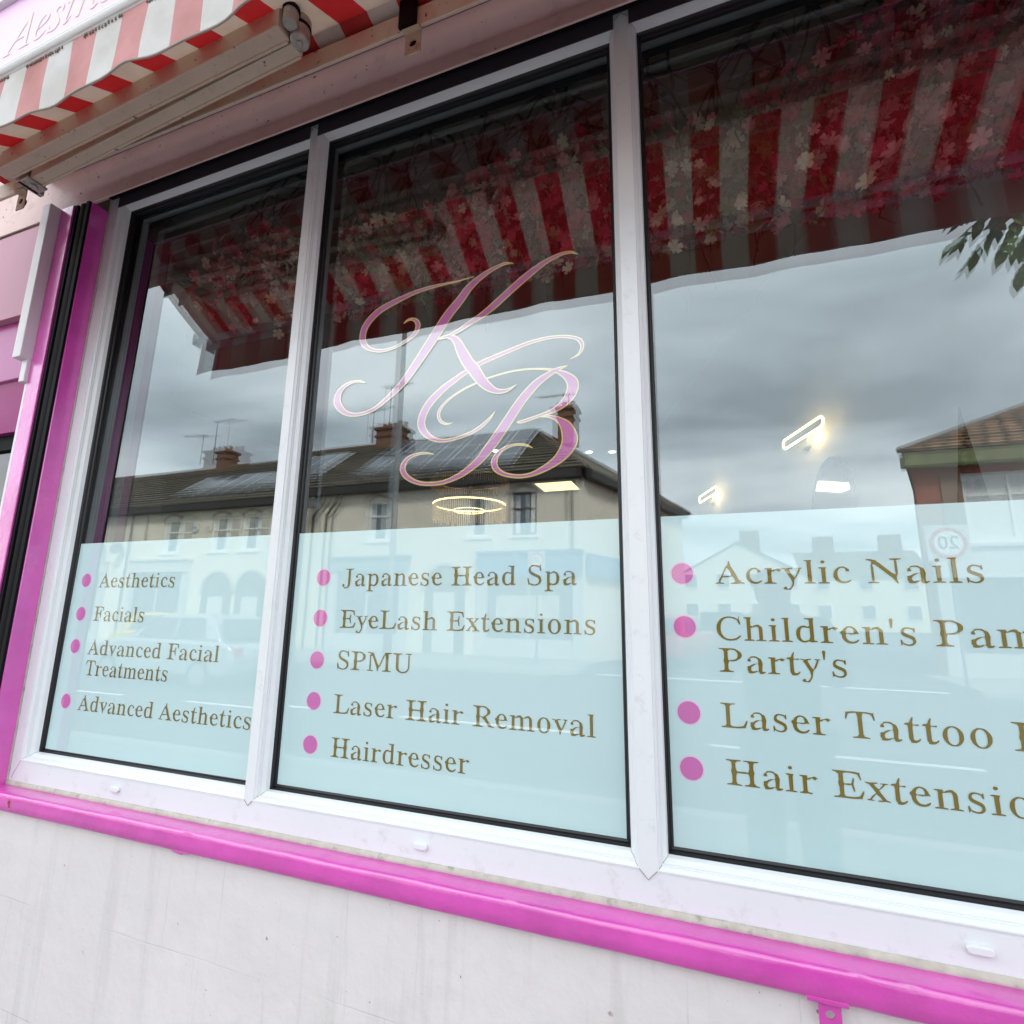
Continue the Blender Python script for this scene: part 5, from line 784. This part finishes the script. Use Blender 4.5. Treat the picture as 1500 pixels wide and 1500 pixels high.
for x, z, l_ in ((-25.6, 4.15, 'dark satellite dish at the far left end of the reflected terrace'), (-24.4, 4.1, 'dark satellite dish beside the far left one on the cream wall'), (-14.5, 5.35, 'grey satellite dish under the gutter beside the bent downpipe'), (-13.7, 5.35, 'grey satellite dish right of its twin under the gutter')): dish(x, z, l_)
al = empty('alarm_box', 'white alarm box on the cream wall between the upper windows', 'alarm box', loc=(-20.1, YF, 4.9)); MB().box(-20.3, -19.95, YF + .001, YF + .1, 4.75, 5.1).build('case', mat('white_plastic', (.6, .6, .58), .4), al, bevel=.02); MB().box(-20.2, -20.05, YF + .1, YF + .12, 4.84, 4.92).build('lamp', mat('dull_blue_lens', (.1, .14, .3), .3), al)
# corner house: hipped roof, slanting side wall along the side road
h3 = empty('corner_house', 'corner house with solar roof, hipped end and blue shop fascia', 'house', 'terraced houses across the road', loc=(-8, -18, -.12))
wins3 = [(-11.45, -10.5, 3.86, 5.3, W_), (-7.45, -6.6, 3.86, 5.3, W_), (-5.8, -4.96, 3.86, 5.3, dict(arch=.16, fm=darkfr))]
m = MB(); wall_holes(m, -13.2, -3.4, -.12, EZ, [w[:4] for w in wins3]); m.add([(-3.4, YF, -.12), (-.7, -23.5, -.12), (-.7, -23.5, EZ), (-3.4, YF, EZ)], [(0, 1, 2, 3)]); m.add([(-13.2, YF - .3, -.12), (-3.6, YF - .3, -.12), (-3.6, YF - .3, EZ), (-13.2, YF - .3, EZ)], [(0, 1, 2, 3)]); m.build('wall', pinkw, h3)
for w in wins3: window(h3, *w[:4], **w[4])
A_, B_, C_, D_ = (-13.2, YF + .3, EZ - .05), (-3.15, YF + .3, EZ - .05), (-.35, -23.6, EZ - .05), (-13.2, -23.8, EZ - .05); R1, R2 = (-13.2, RY, RZ), (-6.1, RY, RZ - .1)
rf3 = MB().add([A_, B_, R2, R1, C_, D_], [(0, 1, 2, 3), (1, 4, 2), (2, 4, 5, 3)]).build('roof', slate, h3)
courses(B_, A_, R1, R2, 16, (0, RZ - EZ, YF - RY)).build('tile_courses', slate, rf3)
m = MB(); m.tube([(R1[0], R1[1], R1[2] + .02), R2], .1, 8); m.tube([R2, (B_[0] - .1, B_[1] - .1, B_[2] + .05)], .09, 8); m.tube([R2, C_], .09, 8); m.build('ridge', ridgetile, rf3)
sd_ = Vector((-.7 + 3.4, -23.5 - YF, 0)).normalized(); so_ = Vector((-sd_.y, sd_.x, 0))
m = MB(); m.box(-13.2, -3.4, YF + .001, YF + .32, EZ - .34, EZ - .06); bp, ep = Vector((-3.4, YF, 0)), Vector((-.7, -23.5, 0)); q = [bp, ep, ep + so_ * .32, bp + so_ * .32]; q = [Vector((v.x, v.y, z)) for z in (EZ - .34, EZ - .06) for v in q]
m.add(q, [(0, 1, 2, 3), (4, 5, 6, 7), (0, 1, 5, 4), (1, 2, 6, 5), (2, 3, 7, 6), (3, 0, 4, 7)]); m.build('gutter_board', gut, h3)
def solar3(x0, x1, t0, t1, nx, ny): solar(rf3, x0, x1, t0, t1, nx, ny)
solar3(-12.6, -5.9, .04, .93, 7, 3)
blue = mat('blue_fascia_paint', (.05, .16, .36), .35)
sf = shopfront(h3, -6.95, -3.45, 2.5, 3.24, blue, lights=2)
m = MB(); q = [bp + sd_ * .05, bp + sd_ * 3.6, bp + sd_ * 3.6 + so_ * .2, bp + sd_ * .05 + so_ * .2]; q = [Vector((v.x, v.y, z)) for z in (2.5, 3.2) for v in q]
m.add(q, [(0, 1, 2, 3), (4, 5, 6, 7), (0, 1, 5, 4), (1, 2, 6, 5), (2, 3, 7, 6), (3, 0, 4, 7)]); m.build('shop_fascia', blue, sf)
MB().box(-6.3, -4.2, YF + .045, YF + .06, 1.2, 1.9).build('window_poster', mat('poster_paper', (.55, .5, .42), .7, .3, 4), sf)
shopfront(h3, -12.9, -9.6, 2.75, 3.2, mat('grey_blue_fascia', (.2, .27, .33), .5), lights=2); arch_door(h3, -8.2, 1.5, 2.9, mat('white_door', (.6, .6, .58), .4))
drain(h3, -13.0, elbow=.4); drain(h3, -3.75)
chimney(h3, -13.9, -12.5, -19.4, -18.5, 7.9, 9.6, 5); chimney(h3, -5.3, -4.55, -19.6, -18.9, 8.2, 9.7, 2)
aerial(-24.6, -18.85, 10.2, 'tall television aerial on the left brick chimney of the terrace', 1.5, .05); aerial(-25.2, -18.6, 10.0, 'lower television aerial at the left edge of the left chimney', .9, 3.0)
aerial(-13.5, -18.9, 10.2, 'television aerial above the middle chimney behind the monogram', 1.7, .1); aerial(-14.4, -18.9, 10.0, 'short aerial at the left of the middle chimney', .8, .2); aerial(-4.9, -19.2, 10.0, 'aerial over the small end chimney of the corner house', .5, 3.1)
# brick corner shop on the right
bh = empty('brick_house', 'red brick corner house with hipped tiled roof and wide white window', 'house', loc=(10, -19, -.12))
redb = brick_mat('red_brick', (.52, .13, .07), (.42, .10, .06), (.22, .15, .12), 1, .5); btile = brick_mat('red_brown_tiles', (.36, .20, .11), (.50, .31, .19), (.08, .05, .03), 1, 1, .8, .42, .5, (0, 0, 0), .06)
BZ = 5.35; m = MB(); bw = [(6.35, 12.2, 3.3, 5.02)]
wall_holes(m, 5.35, 16, -.12, BZ, bw); m.add([(5.35, YF, -.12), (8.6, -24, -.12), (8.6, -24, BZ), (5.35, YF, BZ)], [(0, 1, 2, 3)]); m.add([(5.5, YF - .6, -.12), (16, YF - .6, -.12), (16, YF - .6, BZ), (5.5, YF - .6, BZ)], [(0, 1, 2, 3)]); m.build('wall', redb, bh)
window(bh, *bw[0], mull=5, transom=.66)
wb = MB(); wb.box(5.9, 6.34, YF + .001, YF + .03, 3.2, 5.05); wb.build('render_patch', mat('brown_render_patch', (.26, .17, .12), .9, .2, 3), bh)
A_, B_, C_, D_ = (5.05, YF + .35, BZ + .25), (16, YF + .35, BZ + .25), (16, -24.2, BZ + .25), (8.5, -24.2, BZ + .25); R1, R2 = (10.3, -19.2, 8.2), (16, -19.2, 8.2)
brf = MB().add([A_, B_, R2, R1, C_, D_], [(0, 1, 2, 3), (0, 3, 5), (3, 2, 4, 5)]).build('roof', btile, bh)
courses(B_, A_, R1, R2, 15, (0, 2.6, 4.6)).build('tile_courses', btile, brf)
m = MB(); m.tube([(5.0, YF + .4, BZ + .3), R1, R2], .09, 8); m.build('ridge', ridgetile, brf)
MB().box(5.1, 16, YF + .001, YF + .34, BZ - .12, BZ + .22).build('gutter_board', mat('mossy_fascia', (.17, .18, .08), .8, .3, 4), bh)
shopfront(bh, 5.5, 15.8, 2.35, 3.1, mat('white_fascia', (.62, .64, .64), .5), lights=4)
# houses down the side road
def far_house(lab, x0, x1, y, ez, rz, wallm, gable, chim):
    g = empty('distant_house', lab, 'house', 'distant houses down the side road', loc=((x0 + x1) / 2, y, -.12)); xm = (x0 + x1) / 2
    if gable:
        m = MB().add([(x0, y, -.12), (x1, y, -.12), (x1, y, ez), (xm, y, rz), (x0, y, ez)], [(0, 1, 2, 3, 4)]); m.build('wall', wallm, g)
        MB().add([(x0 - .3, y + .25, ez - .2), (xm, y + .25, rz + .1), (xm, y - 9, rz + .1), (x0 - .3, y - 9, ez - .2), (x1 + .3, y + .25, ez - .2), (x1 + .3, y - 9, ez - .2)], [(0, 1, 2, 3), (1, 4, 5, 2)]).build('roof', slate, g)
    else:
        MB().add([(x0, y, -.12), (x1, y, -.12), (x1, y, ez), (x0, y, ez)], [(0, 1, 2, 3)]).build('wall', wallm, g)
        MB().add([(x0, y + .3, ez - .1), (x1, y + .3, ez - .1), (x1, y - 4, rz), (x0, y - 4, rz)], [(0, 1, 2, 3)]).build('roof', slate, g)
    for cx in chim:
        m = MB().box(cx - .9, cx + .9, y - 3.5, y - 2.3, ez, rz + 1.5); m.build('chimney', brickc, g)
    n = max(2, int((x1 - x0) / 3))
    for k_ in range(n):
        for zz_ in (1.0, 3.9):
            x = x0 + (x1 - x0) * (k_ + .5) / n; o = MB().box(x - .65, x + .65, y + .002, y + .08, zz_, zz_ + 1.5).build('window', wfr, g); MB().box(x - .55, x + .55, y + .081, y + .09, zz_ + .1, zz_ + 1.4).build('pane', paneg, o)
far_house('pale gabled house beyond the side road, left of the far row', -2.5, 9.5, -55, 5.2, 8.4, palew, True, [4.9])
far_house('pale low terrace farther right down the side road', 9.7, 21, -60, 5.4, 8.2, creamw, False, [12.5, 18.6])
far_house('grey rendered house behind the corner at the left of the side road', -9, -2.7, -44, 4.8, 7.6, pinkw, False, [-5])

# lamp post, speed signs
lp = empty('lamp_post', 'tall grey lamp post standing on the far pavement', 'lamp post', loc=(-8.7, -12.35, 0))
steel = mat('galvanised_steel', (.17, .18, .19), .5, .1, 5)
MB().tube([(-8.7, -12.35, 0), (-8.7, -12.35, 1.6), (-8.7, -12.35, 1.65), (-8.7, -12.35, 10.6)], [.13, .13, .095, .075], 12).build('column', steel, lp, smooth=True)
MB().tube([(-8.7, -12.35, 10.5), (-8.7, -12.2, 10.85), (-8.7, -11.6, 11.0), (-8.7, -10.9, 11.02)], .05, 8).build('arm', steel, lp, smooth=True)
m = MB(); m.box(-8.86, -8.54, -10.95, -10.1, 10.93, 11.08); m.build('lantern', steel, lp, bevel=.04)
MB().box(-8.81, -8.59, -10.85, -10.25, 10.915, 10.9295).build('lens', mat('lamp_lens', (.6, .6, .58), .3), lp)
def speed_sign(x, y, z, s, lab):
    g = empty('speed_sign', lab, 'road sign', loc=(x, y, 0))
    MB().tube([(x, y - .06, 0), (x, y - .06, z + .4 * s)], .03, 10).build('post', steel, g)
    MB().box(x - .42 * s, x + .42 * s, y - .028, y - .01, z - .42 * s, z + .42 * s).build('backing_plate', mat('sign_grey_plate', (.55, .56, .56), .5), g, bevel=.003)
    m = MB(); m.disc((x, y, z), .36 * s, 40, (0, 1, 0)); MB_ = m.build('red_ring', mat('sign_red', (.55, .02, .03), .4), g)
    MB().disc((x, y + .003, z), .28 * s, 40, (0, 1, 0)).build('white_face', mat('sign_white', (.8, .8, .8), .4), g)
    c = bpy.data.curves.new('number', 'FONT'); c.body = '20'; c.size = .42 * s; c.align_x = 'CENTER'; c.align_y = 'CENTER'; c.materials.append(mat('sign_black', (.01, .01, .01), .5))
    o = bpy.data.objects.new('number', c); dg_ = bpy.context.evaluated_depsgraph_get(); COL.objects.link(o); dg_.update(); me_ = bpy.data.meshes.new_from_object(o.evaluated_get(dg_)); bpy.data.objects.remove(o); o = bpy.data.objects.new('number', me_); COL.objects.link(o); o.parent = g; o.matrix_parent_inverse = Matrix.Translation(-g.location); o.location = (x, y + .006, z); o.rotation_euler = (R(90), 0, R(180))
speed_sign(4.96, -12.35, 2.94, .92, 'round red rimmed 20 speed sign near the brick house')
speed_sign(-4.17, -12.35, 2.77, .55, 'smaller round 20 speed sign in front of the blue shop')

# cars
def make_car(lab, paint, loc, rz):
    g = empty('car', lab, 'car', 'cars on the street', loc=(0, 0, 0))
    body = [(-2.05, .32), (-2.1, .6), (-2.02, .86), (-1.75, .94), (1.0, .96), (1.75, .86), (2.08, .66), (2.1, .36), (1.9, .26), (-1.9, .26)]
    b_ = MB().prism(body, -.86, .86, 'y').build('body', paint, g, bevel=.07, seg=3); smooth_by_angle(b_)
    cab = [(-1.72, .93), (-1.35, 1.38), (-.95, 1.47), (.1, 1.46), (.95, .95)]
    m = MB(); n = len(cab); vs = [(x, -.80 + (z - .93) * .28, z) for x, z in cab] + [(x, .80 - (z - .93) * .28, z) for x, z in cab]
    m.add(vs, [tuple(range(n)), tuple(range(n, 2 * n))[::-1]] + [(i, n + i, n + (i + 1) % n, (i + 1) % n) for i in range(n)]); m.build('cabin', paint, g, bevel=.05, seg=3)
    cg = mat('car_glass', (.02, .025, .03), .05, spec=1)
    m = MB()
    for s_ in (-1, 1):
        for xs in ((-1.3, -.45), (-.38, .62)):
            q = [(xs[0], .99), (xs[1], .99), (min(xs[1], .3) if xs[1] > 0 else xs[1], 1.38), (max(xs[0], -1.12), 1.38)]
            m.add([(x, s_ * (.812 - (z - .93) * .28), z) for x, z in q], [(0, 1, 2, 3)])
    m.build('side_windows', cg, g)
    m = MB(); m.add([(.93, -.7, 1.0), (.93, .7, 1.0), (.2, .6, 1.42), (.2, -.6, 1.42)], [(0, 1, 2, 3)]); m.v = [(x + .03, y, z + .015) for x, y, z in m.v]; m.build('windscreen', cg, g)
    m = MB(); m.add([(-1.74, -.68, 1.0), (-1.74, .68, 1.0), (-1.42, .58, 1.36), (-1.42, -.58, 1.36)], [(0, 1, 2, 3)]); m.v = [(x - .03, y, z + .01) for x, y, z in m.v]; m.build('rear_window', cg, g)
    for x in (-1.3, 1.3):
        for s_ in (-1, 1):
            w = MB().tube([(x, s_ * .66, .31), (x, s_ * .875, .31)], .31, 24).build('wheel', mat('tyre_rubber', (.015, .015, .015), .8), g, bevel=.02)
            MB().tube([(x, s_ * .876, .31), (x, s_ * .884, .31)], .2, 20).build('rim', mat('alloy_rim', (.5, .5, .5), .3, metal=.8), w)
    for s_ in (-1, 1):
        MB().box(1.98, 2.09, s_ * .62 - .16, s_ * .62 + .16, .62, .78).build('headlight', mat('headlight_glass', (.6, .62, .65), .1), g, bevel=.03)
        MB().box(-2.09, -1.97, s_ * .66 - .12, s_ * .66 + .12, .62, .84).build('tail_light', mat('tail_red', (.4, .01, .01), .2), g, bevel=.03)
    MB().box(2.095, 2.11, -.26, .26, .38, .5).build('number_plate', mat('plate_white', (.7, .7, .68), .4), g)
    g.location = loc; g.rotation_euler = (0, 0, rz); return g
make_car('silver car driving along the road at the left of the reflection', mat('silver_paint', (.42, .44, .46), .22, metal=.5, coat=.6), (-10.6, -7.6, -.12), R(180))
make_car('yellow car parked at the far kerb behind the silver car', mat('yellow_paint', (.62, .46, .04), .25, coat=.6), (-14.6, -10.6, -.12), R(0))
make_car('pale yellow car coming out of the side road', mat('pale_yellow_paint', (.66, .54, .12), .25, coat=.6), (2.4, -20.5, -.12), R(92))
make_car('red car beside the corner house in the side road', mat('red_paint', (.45, .02, .03), .25, coat=.6), (-.9, -16.4, -.12), R(-75))

# street tree whose drooping leaves hang into the reflection
tr = empty('street_tree', 'street tree with drooping pointed green leaves over the pavement', 'tree', loc=(3.5, -2.7, 0))
bark = mat('grey_bark', (.12, .10, .08), .9, .25, 14, .6, 30); leafm = mat('leaf_green', (.12, .20, .03), .5, .4, 3)
rnd = random.Random(11); tw = MB(); lf = MB()
tw.tube(catmull([(3.5, -2.7, -.05), (3.52, -2.72, 1.4), (3.45, -2.75, 2.9), (3.55, -2.85, 4.4), (3.6, -2.9, 6.2)], 5), [.17 - .125 * i / 20 for i in range(21)], 10)
def leaf(c, d, l):
    d = d.normalized(); s_ = d.cross(Vector((rnd.uniform(-1, 1), rnd.uniform(-1, 1), rnd.uniform(-.4, 1)))).normalized(); n = d.cross(s_); w = l * .25
    lf.add([c, c + d * l * .3 + s_ * w + n * .01, c + d * l * .62 + s_ * w * .8 + n * .008, c + d * l - n * .01, c + d * l * .62 - s_ * w * .8 + n * .008, c + d * l * .3 - s_ * w + n * .01, c + d * l * .5 - n * .006], [(0, 1, 6), (1, 2, 6), (2, 3, 6), (3, 4, 6), (4, 5, 6), (5, 0, 6)])
def frond(a, b, nl, l):
    pts = catmull([tuple(a), tuple(a.lerp(b, .5) + Vector((0, 0, .06))), tuple(b)], 5); tw.tube(pts, [.008 - .0055 * i / len(pts) for i in range(len(pts))], 5)
    d = (b - a).normalized(); s_ = d.cross(Vector((0, 0, 1))).normalized()
    for k_ in range(nl):
        tt = .25 + .75 * k_ / nl; q = Vector(pts[min(len(pts) - 1, int(tt * len(pts)))])
        for sg_ in (-1, 1): leaf(q, d * .5 + s_ * sg_ * rnd.uniform(.5, .9) + Vector((0, 0, rnd.uniform(-1.3, -.4))), l * rnd.uniform(.8, 1.15))
    leaf(b, d + Vector((0, 0, -.6)), l)
for k_ in range(170):
    while True:
        q = Vector((rnd.uniform(-1, 1), rnd.uniform(-1, 1), rnd.uniform(-1, 1)))
        if .35 < q.length < 1: break
    c_ = Vector((3.9 + q.x * 2.1, -3.1 + q.y * 1.7, 5.9 + q.z * 1.75)); a = c_.lerp(Vector((3.6, -2.9, 5.0)), .16); frond(a, c_ + Vector((q.x * .25, q.y * .25, -.22)), 6, .13)
for k_ in range(9):
    a = rnd.uniform(0, 6.28); tw.tube(catmull([(3.52, -2.78, 3.2 + k_ * .32), (3.52 + math.cos(a) * .7, -2.8 + math.sin(a) * .6, 4.1 + k_ * .32), (3.6 + math.cos(a) * 1.5, -2.9 + math.sin(a) * 1.2, 4.8 + k_ * .25)], 5), [.05 - .004 * i for i in range(11)], 7)
tw.tube(catmull([(3.5, -2.74, 3.3), (3.0, -2.85, 4.15), (2.5, -2.9, 4.3), (2.12, -2.9, 4.12)], 5), [.045 - .0024 * i for i in range(16)], 7)
for a, b in (((2.15, -2.9, 4.13), (1.78, -2.93, 3.96)), ((2.2, -2.88, 4.1), (1.98, -2.85, 3.78)), ((2.12, -2.92, 4.14), (1.74, -2.8, 4.06)), ((2.3, -2.9, 4.18), (2.1, -2.95, 3.66)), ((2.45, -2.9, 4.25), (2.28, -2.75, 3.75)), ((2.2, -2.95, 4.1), (1.9, -3.05, 3.9)), ((2.6, -2.9, 4.25), (2.5, -2.9, 3.8)), ((2.4, -3, 4.2), (2.2, -3.1, 3.95)), ((2.3, -2.9, 4.2), (2.02, -2.9, 4.08))):
    frond(Vector(a), Vector(b), 6, .15)
tw.build('trunk', bark, tr); lf.build('crown', leafm, tr)

# the photographer, seen as a dim reflection
pe = empty('person', 'person in dark jacket and jeans raising a phone with both hands', 'person', loc=(.30, -1.52, 0))
def skin_mesh(name, verts, edges, rad, material, parent, lv=2):
    me = bpy.data.meshes.new(name); me.from_pydata(verts, edges, []); o = bpy.data.objects.new(name, me); COL.objects.link(o); me.materials.append(material)
    o.parent = parent; o.matrix_parent_inverse = Matrix.Translation(-parent.location)
    sk = o.modifiers.new('skin', 'SKIN'); sk.use_smooth_shade = True
    for i, r_ in enumerate(rad):
        me.skin_vertices[0].data[i].radius = r_ if isinstance(r_, tuple) else (r_, r_); me.skin_vertices[0].data[i].use_root = (i == 0)
    s_ = o.modifiers.new('sub', 'SUBSURF'); s_.levels = s_.render_levels = lv; return o
px_, py_ = .30, -1.52
def bodyv(): return [(px_, py_, .93), (px_, py_, 1.08), (px_, py_ + .01, 1.22), (px_, py_, 1.33), (px_, py_ + .015, 1.42), (px_, py_ + .03, 1.49), (px_, py_ + .035, 1.58),
    (px_ - .16, py_, 1.33), (px_ - .24, py_ + .1, 1.15), (px_ - .24, py_ + .30, 1.30), (px_ + .16, py_, 1.33), (px_ + .22, py_ + .1, 1.14), (px_ - .07, py_ + .32, 1.30),
    (px_ - .09, py_, .86), (px_ - .10, py_ + .02, .48), (px_ - .11, py_ - .02, .09), (px_ - .12, py_ + .12, .045), (px_ + .09, py_, .86), (px_ + .10, py_ + .02, .48), (px_ + .11, py_ - .02, .09), (px_ + .12, py_ + .12, .045)]
BE = [(0, 1), (1, 2), (2, 3), (3, 4), (4, 5), (5, 6), (3, 7), (7, 8), (8, 9), (3, 10), (10, 11), (11, 12), (0, 13), (13, 14), (14, 15), (15, 16), (0, 17), (17, 18), (18, 19), (19, 20)]
skinm = mat('skin', (.45, .26, .19), .5)
BR = [(.14, .10), (.13, .095), (.15, .105), (.14, .09), .055, (.075, .085), (.072, .09), .065, .045, .028, .065, .045, .028, .09, .06, .042, .035, .09, .06, .042, .035]
skin_mesh('body', bodyv(), BE, BR, skinm, pe)
V = bodyv(); jk = [0, 1, 2, 3, 7, 8, 9, 10, 11, 12]; mp_ = {v: i for i, v in enumerate(jk)}
Vj = [V[i] for i in jk]; Vj[6] = tuple(Vector(V[8]).lerp(Vector(V[9]), .86)); Vj[9] = tuple(Vector(V[11]).lerp(Vector(V[12]), .86)); Vj[0] = (px_, py_, .86)
skin_mesh('jacket', Vj, [(mp_[a], mp_[b]) for a, b in BE if a in mp_ and b in mp_], [(.175, .125), (.16, .12), (.18, .13), (.165, .11), .085, .062, .044, .085, .062, .044], mat('dark_jacket', (.03, .035, .05), .8, .1, 20), pe)
jn = [0, 13, 14, 15, 17, 18, 19]; mp_ = {v: i for i, v in enumerate(jn)}; Vt = [V[i] for i in jn]; Vt[3] = (V[15][0], V[15][1], .13); Vt[6] = (V[19][0], V[19][1], .13)
skin_mesh('jeans', Vt, [(mp_[a], mp_[b]) for a, b in BE if a in mp_ and b in mp_], [(.165, .125), .105, .078, .062, .105, .078, .062], mat('blue_jeans', (.05, .07, .13), .9, .1, 30), pe)
skin_mesh('hair', [(px_, py_ - .01, 1.6), (px_, py_ - .045, 1.53), (px_, py_ - .06, 1.42)], [(0, 1), (1, 2)], [(.085, .09), (.085, .06), (.075, .04)], mat('brown_hair', (.05, .03, .02), .6), pe)
for s_ in (-1, 1):
    MB().tube([(px_ + s_ * .032, py_ + .112, 1.545), (px_ + s_ * .032, py_ + .122, 1.545)], .011, 12).build('eye', mat('eye_dark', (.03, .02, .02), .2), pe)
    MB().tube([(px_ + s_ * .115, py_ - .04, .03), (px_ + s_ * .12, py_ + .17, .03)], [.05, .04], 10).build('shoe', mat('white_trainer', (.5, .5, .5), .6), pe)
MB().tube([(px_, py_ + .112, 1.54), (px_, py_ + .135, 1.515), (px_, py_ + .12, 1.508)], [.008, .014, .012], 8).build('nose', skinm, pe, smooth=True)
MB().box(px_ - .022, px_ + .022, py_ + .112, py_ + .118, 1.478, 1.485).build('mouth', mat('lip', (.35, .12, .11), .5), pe)
def hand(w, d, side, nm):
    w = Vector(w); d = Vector(d).normalized(); up_ = Vector((0, 0, 1)); s_ = d.cross(up_).normalized() * side; vs = [tuple(w), tuple(w + d * .05)]; ed = [(0, 1)]; rd = [(.022, .028), (.016, .036)]
    for k_, l in enumerate((.062, .07, .066, .05)):
        b_ = w + d * .07 + up_ * (.03 - .02 * k_); i0 = len(vs); vs += [tuple(b_), tuple(b_ + d * l * .45 + s_ * .006), tuple(b_ + d * l * .75 + s_ * .028), tuple(b_ + d * l * .75 + s_ * .05)]
        ed += [(1, i0), (i0, i0 + 1), (i0 + 1, i0 + 2), (i0 + 2, i0 + 3)]; rd += [.0095, .009, .008, .0068]
    i0 = len(vs); vs += [tuple(w + d * .02 + up_ * .03 + s_ * .012), tuple(w + d * .045 + up_ * .05 + s_ * .028), tuple(w + d * .06 + up_ * .052 + s_ * .05)]; ed += [(0, i0), (i0, i0 + 1), (i0 + 1, i0 + 2)]; rd += [.012, .0105, .0085]
    skin_mesh(nm, vs, ed, rd, skinm, pe, 1)
hand((px_ - .24, py_ + .30, 1.30), (-.05, 1, .45), 1, 'hand'); hand((px_ - .07, py_ + .32, 1.30), (-.25, 1, .45), -1, 'hand')
ph = empty('phone', 'dark phone held up by the person taking the picture', 'phone', loc=(.03, -1.118, 1.38))
MB().box(-.012, .148, -1.128, -1.112, 1.335, 1.408).build('case', mat('phone_case', (.02, .02, .025), .3), ph, bevel=.004)
MB().tube([(.0, -1.1115, 1.4), (.0, -1.1095, 1.4)], .006, 16).build('lens', mat('phone_lens', (.01, .01, .02), .05), ph)
